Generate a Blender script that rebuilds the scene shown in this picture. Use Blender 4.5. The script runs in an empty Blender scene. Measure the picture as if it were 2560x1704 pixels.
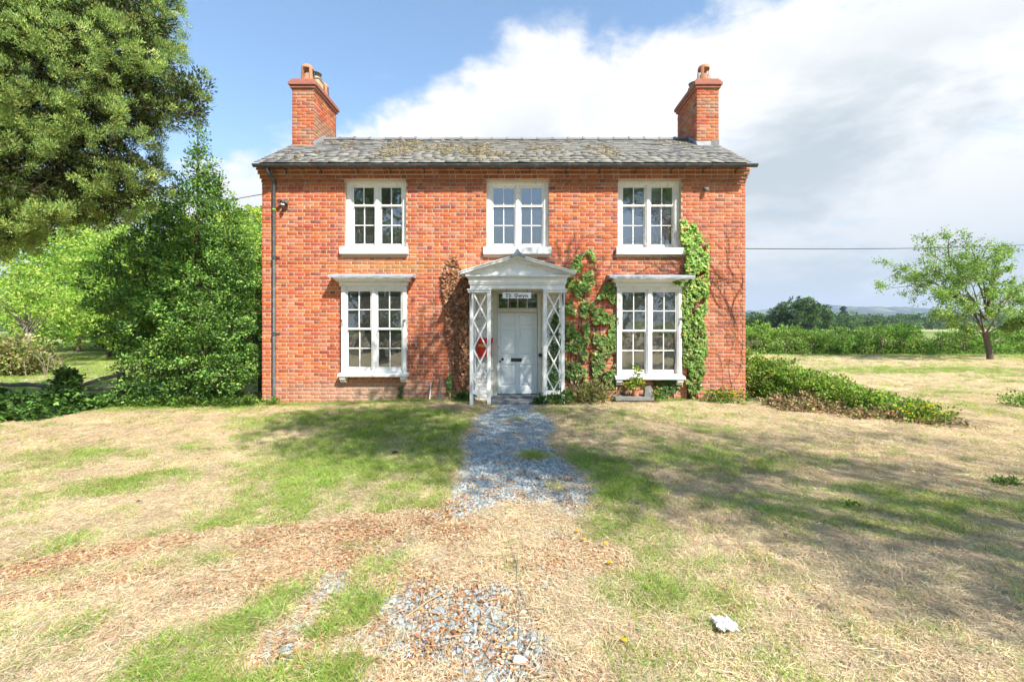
import bpy, math, random
import numpy as np
from mathutils import Vector

rng = np.random.default_rng(7)
random.seed(7)
PI = math.pi
sc = bpy.context.scene
C = sc.collection

# ------------------------------------------------------------------ camera, world, sun
CAMH, DIST, F = 1.75, 10.0, 1138.0          # metres, metres to the front wall, focal length in photo pixels
PX, PY = 1295.0, 811.0                       # vanishing point of the photograph
cam = bpy.data.cameras.new('camera'); camo = bpy.data.objects.new('camera', cam); C.objects.link(camo)
cam.sensor_width = 36.0; cam.lens = F / 2560 * 36
cam.shift_x = -(PX - 1280) / 2560; cam.shift_y = -(852 - PY) / 2560
cam.clip_start = 0.05; cam.clip_end = 20000
camo.location = (0, -DIST, CAMH); camo.rotation_euler = (PI / 2, 0, 0)
sc.camera = camo

SUN = Vector((0.75, -1.0, 1.30)).normalized()
EXPOSURE = 1.22
sun = bpy.data.lights.new('sun', 'SUN'); suno = bpy.data.objects.new('sun', sun); C.objects.link(suno)
sun.energy = 4.0; sun.angle = math.radians(0.55); sun.color = (1.0, 0.94, 0.85)
suno.rotation_euler = SUN.to_track_quat('Z', 'Y').to_euler()
sc.view_settings.view_transform = 'Standard'; sc.view_settings.look = 'None'
sc.view_settings.exposure = EXPOSURE; sc.view_settings.gamma = 1.0; sc.view_settings.use_curve_mapping = False
sc.cycles.max_bounces = 8; sc.cycles.transparent_max_bounces = 16; sc.cycles.volume_bounces = 0
sc.cycles.use_denoising = True


class NT:
    """short hand for building node trees"""
    def __init__(s, nt): s.nt = nt; s.x = 0
    def n(s, typ, inp=None, **kw):
        nd = s.nt.nodes.new(typ); s.x += 180; nd.location = (s.x, 0)
        for k, v in kw.items(): setattr(nd, k, v)
        if inp:
            for k, v in inp.items():
                if isinstance(v, bpy.types.NodeSocket): s.nt.links.new(v, nd.inputs[k])
                else: nd.inputs[k].default_value = v
        return nd
    def math(s, op, a, b=0.0, c=0.0, clamp=False):
        nd = s.n('ShaderNodeMath', {0: a, 1: b, 2: c}, operation=op); nd.use_clamp = clamp; return nd.outputs[0]
    def vmath(s, op, a, b=(0, 0, 0)):
        nd = s.n('ShaderNodeVectorMath', {0: a, 1: b}, operation=op)
        return nd.outputs['Value'] if op in ('DOT_PRODUCT', 'LENGTH') else nd.outputs[0]
    def noise(s, vec, scale, detail=4, rough=0.55, dist=0.0):
        return s.n('ShaderNodeTexNoise', {'Vector': vec, 'Scale': scale, 'Detail': detail, 'Roughness': rough, 'Distortion': dist}).outputs[0]
    def mix(s, f, a, b, blend='MIX'):
        nd = s.n('ShaderNodeMix', data_type='RGBA', blend_type=blend)
        for k, v in ((0, f), (6, a), (7, b)):
            if isinstance(v, bpy.types.NodeSocket): s.nt.links.new(v, nd.inputs[k])
            else: nd.inputs[k].default_value = v if k == 0 else (*v, 1.0)[:4]
        return nd.outputs[2]
    def ramp(s, f, lo, hi):
        nd = s.n('ShaderNodeMapRange', {0: f, 1: lo, 2: hi, 3: 0.0, 4: 1.0}); nd.interpolation_type = 'SMOOTHSTEP'; return nd.outputs[0]


world = bpy.data.worlds.new('World'); sc.world = world; world.use_nodes = True
wt = world.node_tree; wt.nodes.clear(); w = NT(wt)
sky = w.n('ShaderNodeTexSky', sky_type='NISHITA', sun_disc=False)
sky.sun_elevation = math.asin(SUN.z); sky.sun_rotation = math.atan2(SUN.x, SUN.y)
sky.air_density = 1.0; sky.dust_density = 0.6; sky.ozone_density = 1.6
d = w.n('ShaderNodeTexCoord').outputs['Generated']
sep = w.n('ShaderNodeSeparateXYZ', {0: d})
zc = w.math('MAXIMUM', sep.outputs[2], 0.0)
den = w.math('ADD', zc, 0.22)
cx_ = w.math('DIVIDE', sep.outputs[0], den); cy_ = w.math('DIVIDE', sep.outputs[1], den)
pl = w.n('ShaderNodeCombineXYZ', {0: cx_, 1: cy_, 2: 0.0}).outputs[0]
n1 = w.noise(pl, 1.3, 7, 0.58, 0.3)
n2 = w.noise(w.vmath('ADD', pl, (7.3, 2.1, 0)), 3.2, 8, 0.62, 0.2)
# a bank of cloud covers the sky north of a great circle; broken wisps on the other side
edge = w.vmath('DOT_PRODUCT', d, (0.317, 0.585, -1.0))
e2 = w.math('ADD', edge, w.math('MULTIPLY', w.math('SUBTRACT', n1, 0.5), 0.42))
e3 = w.math('ADD', e2, w.math('MULTIPLY', w.math('SUBTRACT', n2, 0.5), 0.22))
bank = w.ramp(e3, -0.02, 0.055)
lowfade = w.ramp(sep.outputs[2], -0.02, 0.10)
wpl = w.n('ShaderNodeMapping', {0: pl, 2: (0, 0, 0.5), 3: (1.0, 2.4, 1.0)}).outputs[0]
wisp = w.ramp(w.noise(wpl, 1.9, 8, 0.66, 0.5), 0.56, 0.86)
wisp = w.math('MULTIPLY', wisp, 0.6)
gap = w.math('MULTIPLY', w.ramp(w.noise(w.n('ShaderNodeMapping', {0: pl, 1: (2.2, 5.1, 0), 3: (0.8, 1.9, 1.0)}).outputs[0], 2.3, 8, 0.62, 0.4), 0.54, 0.74), w.ramp(edge, 0.12, 0.40))
bank = w.math('MULTIPLY', bank, w.math('MULTIPLY_ADD', gap, -0.75, 1.0))
cover = w.math('MAXIMUM', w.math('MULTIPLY', bank, 0.96), wisp, clamp=True)
shade = w.ramp(w.noise(w.vmath('ADD', pl, (3.3, 1.7, 0)), 1.1, 7, 0.6, 0.3), 0.40, 0.60)
shade2 = w.math('MULTIPLY', shade, w.ramp(edge, 0.02, 0.30))
ccol = w.mix(shade2, (3.95, 3.9, 3.85), (2.05, 2.3, 2.45))
skyc = w.mix(0.12, w.mix(1.0, sky.outputs[0], (0.84, 0.93, 0.94), 'MULTIPLY'), (1.5, 2.3, 3.2))
hz = w.ramp(sep.outputs[2], 0.30, -0.02)
skyc = w.mix(w.math('MULTIPLY', hz, 0.45), skyc, (1.9, 2.5, 3.0))
col = w.mix(cover, skyc, ccol)
hz2 = w.ramp(sep.outputs[2], 0.38, 0.02)
col = w.mix(w.math('MULTIPLY', hz2, 0.72), col, (2.12, 2.28, 2.36))
bg = w.n('ShaderNodeBackground', {'Color': col, 'Strength': 0.128})
w.n('ShaderNodeOutputWorld', {0: bg.outputs[0]})

# ------------------------------------------------------------------ helpers
def tag(o, label=None, cat=None, group=None, kind=None):
    if label: o['label'] = label
    if cat: o['category'] = cat
    if group: o['group'] = group
    if kind: o['kind'] = kind
    return o

def empty(name, loc, label, cat, group=None):
    o = bpy.data.objects.new(name, None); C.objects.link(o); o.location = loc; o.empty_display_size = 0.2
    return tag(o, label, cat, group)

def part(name, me, parent=None, kind=None):
    o = bpy.data.objects.new(name, me); C.objects.link(o)
    if parent is not None:
        o.parent = parent
        off = parent.location.copy(); p = parent.parent
        while p is not None: off += p.location; p = p.parent
        o.location = -off if not me.get('local') else Vector((0, 0, 0))
    if kind: o['kind'] = kind
    return o

def np_mesh(name, V, FS, mat, col=None, smooth=False, attrs=None):
    """V (n,3); FS list of index arrays (m,k); col (n,3) per vertex"""
    me = bpy.data.meshes.new(name); V = np.asarray(V, np.float32)
    me.vertices.add(len(V)); me.vertices.foreach_set('co', V.ravel())
    FS = [np.asarray(f, np.int32) for f in FS if len(f)]
    idx = np.concatenate([f.ravel() for f in FS]); tot = np.concatenate([np.full(len(f), f.shape[1], np.int32) for f in FS])
    st = np.concatenate([[0], np.cumsum(tot)[:-1]]).astype(np.int32)
    me.loops.add(len(idx)); me.loops.foreach_set('vertex_index', idx)
    me.polygons.add(len(tot)); me.polygons.foreach_set('loop_start', st); me.polygons.foreach_set('loop_total', tot)
    if smooth: me.polygons.foreach_set('use_smooth', np.ones(len(tot), bool))
    if col is not None:
        a = me.attributes.new('Col', 'FLOAT_COLOR', 'POINT')
        c4 = np.ones((len(V), 4), np.float32); c4[:, :3] = col; a.data.foreach_set('color', c4.ravel())
    if attrs:
        for k, v in attrs.items():
            a = me.attributes.new(k, 'FLOAT', 'POINT'); a.data.foreach_set('value', np.asarray(v, np.float32))
    me.update(calc_edges=True); me.validate()
    if mat: me.materials.append(mat)
    return me


class MB:
    def __init__(s): s.v = []; s.f = []; s.c = []; s.n = 0
    def add(s, V, FS, col=(1, 1, 1)):
        V = np.asarray(V, float)
        s.v.append(V); s.c.append(np.tile(np.asarray(col, float), (len(V), 1)))
        for f in FS: s.f.append([i + s.n for i in f])
        s.n += len(V); return s
    def box(s, x0, x1, y0, y1, z0, z1, col=(1, 1, 1)):
        V = [(x, y, z) for z in (z0, z1) for y in (y0, y1) for x in (x0, x1)]
        return s.add(V, [(0, 1, 5, 4), (1, 3, 7, 5), (3, 2, 6, 7), (2, 0, 4, 6), (4, 5, 7, 6), (0, 2, 3, 1)], col)
    def prism(s, pts, y0, y1, col=(1, 1, 1)):
        """polygon in x,z extruded along y"""
        k = len(pts); V = [(x, y0, z) for x, z in pts] + [(x, y1, z) for x, z in pts]
        F = [list(range(k)), list(range(2 * k - 1, k - 1, -1))] + [(i, i + k, (i + 1) % k + k, (i + 1) % k) for i in range(k)]
        return s.add(V, F, col)
    def prism_x(s, pts, x0, x1, col=(1, 1, 1)):
        """polygon in y,z extruded along x"""
        k = len(pts); V = [(x0, y, z) for y, z in pts] + [(x1, y, z) for y, z in pts]
        F = [list(range(k)), list(range(2 * k - 1, k - 1, -1))] + [(i, i + k, (i + 1) % k + k, (i + 1) % k) for i in range(k)]
        return s.add(V, F, col)
    def tube(s, pts, rad, k=7, col=(1, 1, 1), cap=True):
        pts = [Vector(p) for p in pts]; rad = list(rad) if hasattr(rad, '__len__') else [rad] * len(pts)
        V = []; up = Vector((0.13, 0.31, 1)).normalized()
        for i, p in enumerate(pts):
            t = (pts[min(i + 1, len(pts) - 1)] - pts[max(i - 1, 0)]).normalized()
            a = t.cross(up)
            if a.length < 0.05: a = t.cross(Vector((1, 0, 0)))
            a.normalize(); b = t.cross(a)
            for j in range(k):
                q = 2 * PI * j / k; V.append(p + (a * math.cos(q) + b * math.sin(q)) * rad[i])
        F = [(i * k + j, i * k + (j + 1) % k, (i + 1) * k + (j + 1) % k, (i + 1) * k + j) for i in range(len(pts) - 1) for j in range(k)]
        if cap: F += [list(range(k)), list(range((len(pts) - 1) * k, len(pts) * k))[::-1]]
        return s.add([tuple(v) for v in V], F, col)
    def lathe(s, prof, cx, cy, k=16, col=(1, 1, 1), a0=0, a1=2 * PI, z=0, cap=True):
        full = abs(a1 - a0 - 2 * PI) < 1e-6; kk = k if full else k + 1
        V = [(cx + r * math.cos(a0 + (a1 - a0) * j / k), cy + r * math.sin(a0 + (a1 - a0) * j / k), z + h) for r, h in prof for j in range(kk)]
        F = [(i * kk + j, i * kk + (j + 1) % kk, (i + 1) * kk + (j + 1) % kk, (i + 1) * kk + j) for i in range(len(prof) - 1) for j in range(kk if full else k)]
        if cap and full: F += [list(range(kk))[::-1], list(range((len(prof) - 1) * kk, len(prof) * kk))]
        return s.add(V, F, col)
    def mesh(s, name, mat, smooth=False):
        me = bpy.data.meshes.new(name); V = np.concatenate(s.v)
        me.from_pydata(V.tolist(), [], s.f); me.update()
        a = me.attributes.new('Col', 'FLOAT_COLOR', 'POINT')
        c4 = np.ones((len(V), 4), np.float32); c4[:, :3] = np.concatenate(s.c); a.data.foreach_set('color', c4.ravel())
        if smooth: me.polygons.foreach_set('use_smooth', np.ones(len(me.polygons), bool))
        me.materials.append(mat); return me
    def build(s, name, mat, parent=None, kind=None, smooth=False, bevel=0.0):
        o = part(name, s.mesh(name, mat, smooth), parent, kind)
        if bevel:
            m = o.modifiers.new('edge', 'BEVEL'); m.width = bevel; m.segments = 1; m.limit_method = 'ANGLE'
        return o

def X(px, y=0.0): return (px - PX) / F * (DIST + y)
def Z(py, y=0.0): return CAMH + (PY - py) / F * (DIST + y)

# ------------------------------------------------------------------ materials
def new_mat(name):
    m = bpy.data.materials.new(name); m.use_nodes = True; m.node_tree.nodes.clear(); return m, NT(m.node_tree)

def principled(t, colour, rough=0.8, spec=0.3, bump=None, bdist=0.01, **kw):
    inp = {'Base Color': colour if isinstance(colour, bpy.types.NodeSocket) else (*colour, 1), 'Roughness': rough, 'Specular IOR Level': spec}
    inp.update(kw)
    if bump is not None:
        inp['Normal'] = t.n('ShaderNodeBump', {'Strength': 1.0, 'Distance': bdist, 'Height': bump}).outputs[0]
    p = t.n('ShaderNodeBsdfPrincipled', inp)
    t.n('ShaderNodeOutputMaterial', {0: p.outputs[0]}); return p

def pos(t): return t.n('ShaderNodeNewGeometry').outputs['Position']
def vcol(t): return t.n('ShaderNodeAttribute', attribute_name='Col').outputs['Color']

def mat_attr(name, rough=0.9, var=0.35, scale=30, bumpd=0.004, spec=0.2, bscale=60):
    m, t = new_mat(name); p = pos(t)
    nz = t.noise(p, scale, 5, 0.65)
    f = t.math('MULTIPLY_ADD', nz, var * 2, 1 - var)
    c = t.mix(1.0, vcol(t), t.n('ShaderNodeCombineXYZ', {0: f, 1: f, 2: f}).outputs[0], 'MULTIPLY')
    principled(t, c, rough, spec, t.noise(p, bscale, 5, 0.7), bumpd); return m

def mat_plain(name, colour, rough=0.6, var=0.12, scale=8, spec=0.3, bumpd=0.001, bscale=40, metal=0.0, dirt=None, dirt_amt=0.5, dscale=3):
    m, t = new_mat(name); p = pos(t)
    f = t.math('MULTIPLY_ADD', t.noise(p, scale, 5, 0.6), var * 2, 1 - var)
    c = t.mix(1.0, colour, t.n('ShaderNodeCombineXYZ', {0: f, 1: f, 2: f}).outputs[0], 'MULTIPLY')
    if dirt: c = t.mix(t.math('MULTIPLY', t.ramp(t.noise(p, dscale, 7, 0.7), 0.48, 0.75), dirt_amt), c, dirt)
    principled(t, c, rough, spec, t.noise(p, bscale, 4, 0.6), bumpd, Metallic=metal); return m

def make_brick():
    m, t = new_mat('brick'); p = pos(t)
    f = t.math('MULTIPLY_ADD', t.noise(p, 26, 5, 0.65), 0.60, 0.70)
    c = t.mix(1.0, vcol(t), t.n('ShaderNodeCombineXYZ', {0: f, 1: f, 2: f}).outputs[0], 'MULTIPLY')
    bloom = t.math('MULTIPLY', t.ramp(t.noise(p, 2.2, 8, 0.72), 0.50, 0.72), 0.22)      # lime bloom
    c = t.mix(bloom, c, (0.52, 0.33, 0.25))
    spot = t.math('MULTIPLY', t.ramp(t.noise(t.n('ShaderNodeMapping', {0: p, 3: (1, 1, 0.35)}).outputs[0], 9, 6, 0.7), 0.58, 0.72), 0.40)
    c = t.mix(spot, c, (0.17, 0.085, 0.06))                                             # soot and algae streaks
    principled(t, c, 0.92, 0.15, t.noise(p, 90, 5, 0.7), 0.006); return m
M_brick = make_brick()
def make_mortar():
    m, t = new_mat('mortar'); p = pos(t)
    c = t.mix(t.ramp(t.noise(p, 1.4, 5, 0.6), 0.4, 0.65), (0.60, 0.47, 0.34), (0.50, 0.39, 0.28))
    c = t.mix(t.math('MULTIPLY', t.noise(p, 45, 4, 0.7), 0.6), c, (0.45, 0.36, 0.28))
    principled(t, c, 0.95, 0.1, t.noise(p, 120, 4, 0.7), 0.004); return m
M_mortar = make_mortar()
M_white = mat_plain('white_paint', (0.79, 0.79, 0.77), 0.5, 0.04, 6, 0.4, 0.0008, 30, dirt=(0.50, 0.46, 0.36), dirt_amt=0.55, dscale=7)
M_cream = mat_plain('aged_cream_paint', (0.60, 0.57, 0.46), 0.6, 0.10, 7, 0.3, 0.001, 40, dirt=(0.35, 0.31, 0.22), dirt_amt=0.5)
M_door = mat_plain('door_paint', (0.76, 0.80, 0.80), 0.42, 0.04, 5, 0.45, 0.0006, 25, dirt=(0.45, 0.46, 0.42), dirt_amt=0.25, dscale=4)
M_black = mat_plain('black_iron', (0.035, 0.035, 0.038), 0.45, 0.3, 20, 0.5, 0.001, 60)
M_gutter = mat_plain('gutter_iron', (0.055, 0.06, 0.062), 0.5, 0.35, 4, 0.5, 0.002, 30, dirt=(0.25, 0.27, 0.24), dirt_amt=0.55, dscale=9)
M_lead = mat_plain('lead_sheet', (0.30, 0.33, 0.37), 0.55, 0.25, 6, 0.4, 0.004, 14, dirt=(0.55, 0.56, 0.55), dirt_amt=0.6, dscale=6)
M_slate = mat_attr('slate', 0.85, 0.22, 14, 0.006, 0.3, 50)
M_terra = mat_plain('terracotta', (0.50, 0.24, 0.13), 0.85, 0.2, 9, 0.2, 0.004, 40, dirt=(0.20, 0.15, 0.10), dirt_amt=0.5, dscale=7)
M_capbrick = mat_plain('red_cap_brick', (0.36, 0.145, 0.105), 0.9, 0.3, 12, 0.2, 0.008, 40, dirt=(0.30, 0.26, 0.20), dirt_amt=0.55, dscale=5)
M_buff = mat_plain('buff_clay', (0.52, 0.42, 0.28), 0.85, 0.18, 9, 0.2, 0.003, 40)
M_steel = mat_plain('weathered_steel', (0.28, 0.28, 0.26), 0.35, 0.3, 12, 0.5, 0.001, 40, metal=0.7)
M_red = mat_plain('red_enamel', (0.62, 0.012, 0.010), 0.4, 0.05, 5, 0.5, 0.0004, 20)
M_brass = mat_plain('brass_plate', (0.60, 0.40, 0.10), 0.4, 0.1, 12, 0.5, 0.0004, 20, metal=0.3)
M_stone = mat_plain('grey_stone', (0.20, 0.20, 0.19), 0.9, 0.4, 10, 0.2, 0.015, 22, dirt=(0.14, 0.17, 0.08), dirt_amt=0.6, dscale=6)
M_step = mat_plain('worn_slate_step', (0.17, 0.18, 0.19), 0.8, 0.35, 7, 0.3, 0.006, 20, dirt=(0.33, 0.31, 0.26), dirt_amt=0.6, dscale=5)
M_wood = mat_plain('weathered_wood', (0.22, 0.19, 0.15), 0.9, 0.4, 14, 0.15, 0.01, 30, dirt=(0.10, 0.12, 0.06), dirt_amt=0.5, dscale=5)
M_dark = mat_plain('dark_interior', (0.10, 0.095, 0.085), 0.9, 0.2, 3)
M_plaster = mat_plain('room_plaster', (0.42, 0.38, 0.31), 0.9, 0.1, 3)
M_curtain = mat_plain('pale_curtain', (0.52, 0.47, 0.38), 0.9, 0.1, 6)
M_bark = mat_plain('bark', (0.13, 0.10, 0.075), 0.95, 0.45, 12, 0.1, 0.03, 16, dirt=(0.20, 0.20, 0.14), dirt_amt=0.5, dscale=8)
M_barkpale = mat_plain('pale_bark', (0.26, 0.22, 0.17), 0.95, 0.4, 12, 0.1, 0.02, 16)
M_vine = mat_plain('vine_stem', (0.11, 0.055, 0.04), 0.9, 0.4, 20, 0.1, 0.004, 60)
M_sign = mat_plain('sign_white', (0.78, 0.79, 0.80), 0.4, 0.02, 5)
M_letter = mat_plain('sign_black', (0.02, 0.02, 0.022), 0.5, 0.05, 5)
M_paper = mat_plain('white_tissue', (0.80, 0.79, 0.77), 0.9, 0.05, 12, 0.1, 0.006, 60)
M_cable = mat_plain('cable_black', (0.03, 0.03, 0.03), 0.6)
M_tie = mat_plain('green_tie', (0.25, 0.55, 0.05), 0.5)
M_lens = mat_plain('lamp_lens', (0.20, 0.20, 0.20), 0.15, 0.1, 10, 0.6)

def make_glass():
    m, t = new_mat('window_glass'); p = pos(t)
    bump = t.n('ShaderNodeBump', {'Strength': 1.0, 'Distance': 0.004, 'Height': t.noise(p, 3.0, 2, 0.5)}).outputs[0]
    g = t.n('ShaderNodeBsdfGlossy', {'Color': (0.95, 0.98, 1.0, 1), 'Roughness': 0.015, 'Normal': bump})
    tr = t.n('ShaderNodeBsdfTransparent', {'Color': (0.80, 0.84, 0.82, 1)})
    du = t.n('ShaderNodeBsdfDiffuse', {'Color': (0.45, 0.46, 0.44, 1)})
    dirt = t.math('MULTIPLY_ADD', t.ramp(t.noise(p, 22, 8, 0.75), 0.42, 0.85), 0.16, 0.055)
    fr = t.n('ShaderNodeFresnel', {'IOR': 1.5, 'Normal': bump}).outputs[0]
    a = t.n('ShaderNodeMixShader', {0: dirt, 1: tr.outputs[0], 2: du.outputs[0]})
    b = t.n('ShaderNodeMixShader', {0: t.math('MULTIPLY_ADD', fr, 1.5, 0.17, clamp=True), 1: a.outputs[0], 2: g.outputs[0]})
    t.n('ShaderNodeOutputMaterial', {0: b.outputs[0]}); return m
M_glass = make_glass()

def mat_leaf(name, trans=0.35, rough=0.55, spec=0.25, var=0.25, vscale=1.2, obj_var=0.0):
    m, t = new_mat(name)
    c = vcol(t)
    nz = t.math('MULTIPLY_ADD', t.noise(pos(t), vscale, 3, 0.5), var * 2, 1 - var)
    c = t.mix(1.0, c, t.n('ShaderNodeCombineXYZ', {0: nz, 1: nz, 2: nz}).outputs[0], 'MULTIPLY')
    if obj_var:
        r = t.n('ShaderNodeObjectInfo').outputs['Random']
        hsv = t.n('ShaderNodeHueSaturation', {'Hue': t.math('MULTIPLY_ADD', r, 0.03, 0.485), 'Saturation': 1.0, 'Value': t.math('MULTIPLY_ADD', r, obj_var * 2, 1 - obj_var), 'Color': c})
        c = hsv.outputs[0]
    p = t.n('ShaderNodeBsdfPrincipled', {'Base Color': c, 'Roughness': rough, 'Specular IOR Level': spec})
    tc = t.mix(1.0, c, (1.25, 1.35, 0.75), 'MULTIPLY')
    tr = t.n('ShaderNodeBsdfTranslucent', {'Color': tc})
    mx = t.n('ShaderNodeMixShader', {0: trans, 1: p.outputs[0], 2: tr.outputs[0]})
    t.n('ShaderNodeOutputMaterial', {0: mx.outputs[0]}); return m
M_leaf = mat_leaf('leaf')
M_gloss = mat_leaf('glossy_leaf', 0.25, 0.5, 0.3)
M_needle = mat_leaf('needle_spray', 0.15, 0.7, 0.12, 0.35, 2.5)
M_deadleaf = mat_leaf('dead_leaf', 0.15, 0.8, 0.1)
M_blade = mat_leaf('grass_blade', 0.35, 0.6, 0.2, 0.22, 1.5, 0.28)
M_straw = mat_leaf('dry_straw', 0.2, 0.8, 0.1, 0.22, 1.5, 0.25)

# ------------------------------------------------------------------ ground
def vnoise(x, y, seed=0, octaves=4, base=1.0):
    """cheap smooth value noise, -1..1"""
    out = np.zeros_like(x, float); amp = 1.0; tot = 0; f = base
    for o in range(octaves):
        xi = np.floor(x * f).astype(np.int64); yi = np.floor(y * f).astype(np.int64); xf = x * f - xi; yf = y * f - yi
        def h(a, b):
            n = (a * 374761393 + b * 668265263 + (seed + o * 17) * 1442695041) & 0x7fffffff
            n = (n ^ (n >> 13)) * 1274126177 & 0x7fffffff
            return ((n ^ (n >> 16)) & 0xffff) / 32767.5 - 1
        u = xf * xf * (3 - 2 * xf); v = yf * yf * (3 - 2 * yf)
        out += amp * ((h(xi, yi) * (1 - u) + h(xi + 1, yi) * u) * (1 - v) + (h(xi, yi + 1) * (1 - u) + h(xi + 1, yi + 1) * u) * v)
        tot += amp; amp *= 0.5; f *= 2.03
    return out / tot

def sstep(a, b, x): t = np.clip((x - a) / (b - a), 0, 1); return t * t * (3 - 2 * t)

def gz(x, y):
    x = np.asarray(x, float); y = np.asarray(y, float)
    z = 0.09 * sstep(-5.0, -1.5, x)
    near = 1 - sstep(14, 30, np.hypot(x, y + 5))
    z = z + near * (0.022 * vnoise(x, y, 3, 3, 0.5) + 0.012 * vnoise(x, y, 5, 3, 2.3) + 0.016 * vnoise(x, y, 7, 3, 4.0))
    z = z - 0.05 * sstep(-6.5, -12, x) 
    r = np.hypot(x, y)
    z = z - 1.2 * sstep(45, 200, r) 
    return z

def blob(x, y, cx, cy, rx, ry, rot=0.0, soft=0.35, seed=0):
    c, s = math.cos(rot), math.sin(rot)
    u = ((x - cx) * c + (y - cy) * s) / rx; v = (-(x - cx) * s + (y - cy) * c) / ry
    r = np.hypot(u, v) + 0.28 * vnoise(x, y, 40 + seed, 4, 1.3)
    return 1 - sstep(1 - soft, 1 + soft, r)

def G(px, py, h=1.67):
    dd = h * F / (py - PY); return ((px - PX) / F * dd, dd - DIST)

def masks(x, y):
    """green, litter, gravel in 0..1 for points of the front lawn and field"""
    g = np.zeros_like(x); mx = np.maximum
    n = vnoise(x, y, 11, 4, 0.55); n2 = vnoise(x, y, 12, 4, 1.7)
    g = mx(g, sstep(0.08, 0.5, n * 0.55 + n2 * 0.6 + 0.12 * (x > 0.8)) * 0.6)
    g = g * (1 - 0.7 * ((x > 0.0) & (x < 2.6) & (y < -6.6)))
    def gb(px, py, rx, ry, rot=0.0, a=1.0, seed=0):
        nonlocal g
        cx, cy = G(px, py); g = mx(g, a * blob(x, y, cx, cy, rx, ry, rot, 0.35, seed))
    gb(980, 1110, 1.35, 1.9, -0.15, 1.0, 1); gb(880, 1040, 1.9, 0.9, 0, 0.9, 2)
    gb(1035, 1250, 0.35, 0.6, 0, 0.9, 3)
    gb(760, 1590, 0.62, 0.55, 0.5, 1.0, 4); gb(880, 1440, 0.35, 0.5, 0.2, 0.9, 5); gb(560, 1690, 0.5, 0.3, 0, 0.8, 6)
    gb(1480, 1190, 0.6, 1.0, 0.2, 0.9, 7); gb(1560, 1340, 0.30, 0.55, 0.1, 0.9, 8); gb(1590, 1490, 0.22, 0.3, 0, 0.85, 9)
    gb(1800, 1150, 1.2, 0.6, 0, 0.7, 10); gb(2080, 1290, 1.0, 0.35, -0.2, 0.85, 11); gb(2350, 1260, 1.0, 0.3, -0.4, 0.7, 12)
    gb(200, 1130, 0.9, 0.4, 0, 0.45, 13); gb(330, 1200, 0.6, 0.4, 0, 0.45, 14)
    g = mx(g, 0.95 * (1 - sstep(-0.75, -0.15, -y - 0.2 * vnoise(x, y, 21, 3, 1.0) - 0.0)) * ((y < 1) & (x < 5.2)) * (1 - (np.abs(x) < 0.8)))
    g = mx(g, 0.9 * sstep(-1.2, -0.2, y) * (1 - sstep(-5.6, -5.2, x)))
    g = mx(g, 0.8 * sstep(2, 4, y) * (1 - sstep(-5, -4, x)))
    g = mx(g, 0.85 * sstep(13.0, 15.5, y + 1.2 * vnoise(x, y, 31, 3, 0.3)))
    g = mx(g, 0.75 * blob(x, y, 12.5, 6.5, 5.5, 1.1, 0.05, 0.5, 22))
    g = g * (0.42 + 0.58 * sstep(-0.35, 0.25, vnoise(x, y, 14, 4, 3.1))) + 0.03 + 0.10 * sstep(0.1, .5, vnoise(x, y, 18, 3, 4.5))
    g = g * (1 - 0.35 * (x > 1.4) * (x < 12))
    l = np.zeros_like(x)
    def lb(px, py, rx, ry, rot=0.0, a=1.0, seed=0):
        nonlocal l
        cx, cy = G(px, py); l = mx(l, a * blob(x, y, cx, cy, rx, ry, rot, 0.4, seed + 60))
    lb(870, 1330, 0.8, 0.30, 0.3, 0.9, 1); lb(640, 1440, 0.7, 0.20, 0.4, 0.8, 2); lb(1150, 1335, 0.5, 0.25, 0, 0.5, 3)
    lb(110, 1410, 0.9, 0.16, 0.45, 0.95, 4); lb(140, 1480, 0.6, 0.13, 0.4, 0.8, 5); lb(1460, 1400, 0.35, 0.2, 0, 0.85, 6)
    lb(1100, 1450, 0.4, 0.2, 0, 0.15, 7); lb(430, 1560, 0.4, 0.12, 0.3, 0.5, 8)
    cx, cy = G(2020, 1010); l = mx(l, 0.9 * blob(x, y, 6.3, -1.5, 1.5, 0.55, -0.5, 0.4, 70))
    # gravel path, from the step to the camera
    cen = -0.06 + 0.06 * np.sin(y * 0.8) - 0.42 * sstep(-5.9, -7.0, y)
    half = 0.42 + 0.22 * sstep(-0.4, -3.0, y) + 0.04 * np.sin(y * 2.1) + 0.12 * sstep(-6, -7, y)
    wob = 0.24 * vnoise(x, y, 50, 5, 1.6)
    p = 1 - sstep(half - 0.10, half + 0.16, np.abs(x - cen) + wob)
    fade = 1 - 0.75 * sstep(-5.7, -6.4, y + 0.7 * vnoise(x, y, 51, 3, 1.0)) 
    fade = np.where(y < -6.35, 0.28 + 0.55 * sstep(-0.08, 0.15, vnoise(x, y, 52, 5, 2.2)), fade)
    p = p * fade * (y < -0.05) * (1 - 0.7 * sstep(0.34, 0.55, vnoise(x, y, 54, 4, 2.4)))
    p = mx(p, 0.9 * blob(x, y, *G(1180, 1650), 0.42, 0.10, 0.05, 0.4, 81)); p = mx(p, 0.55 * blob(x, y, *G(1000, 1600), 0.4, 0.2, 0.3, 0.5, 82))
    p = p * (1 - 0.9 * blob(x, y, *G(1336, 1141), 0.22, 0.2, 0, 0.3, 83))
    g = mx(g * (1 - sstep(0.2, 0.6, p)), blob(x, y, *G(1336, 1141), 0.20, 0.16, 0, 0.3, 83)); g = g * (1 - 0.8 * l)
    return g, l, p

def axis(a, b, step, far, k=1.16):
    core = list(np.arange(a, b + 1e-6, step)); s = step; hi = []; v = b
    while v < far: s *= k; v += s; hi.append(v)
    s = step; lo = []; v = a
    while v > -far: s *= k; v -= s; lo.append(v)
    return np.array(lo[::-1] + core + hi)

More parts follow.
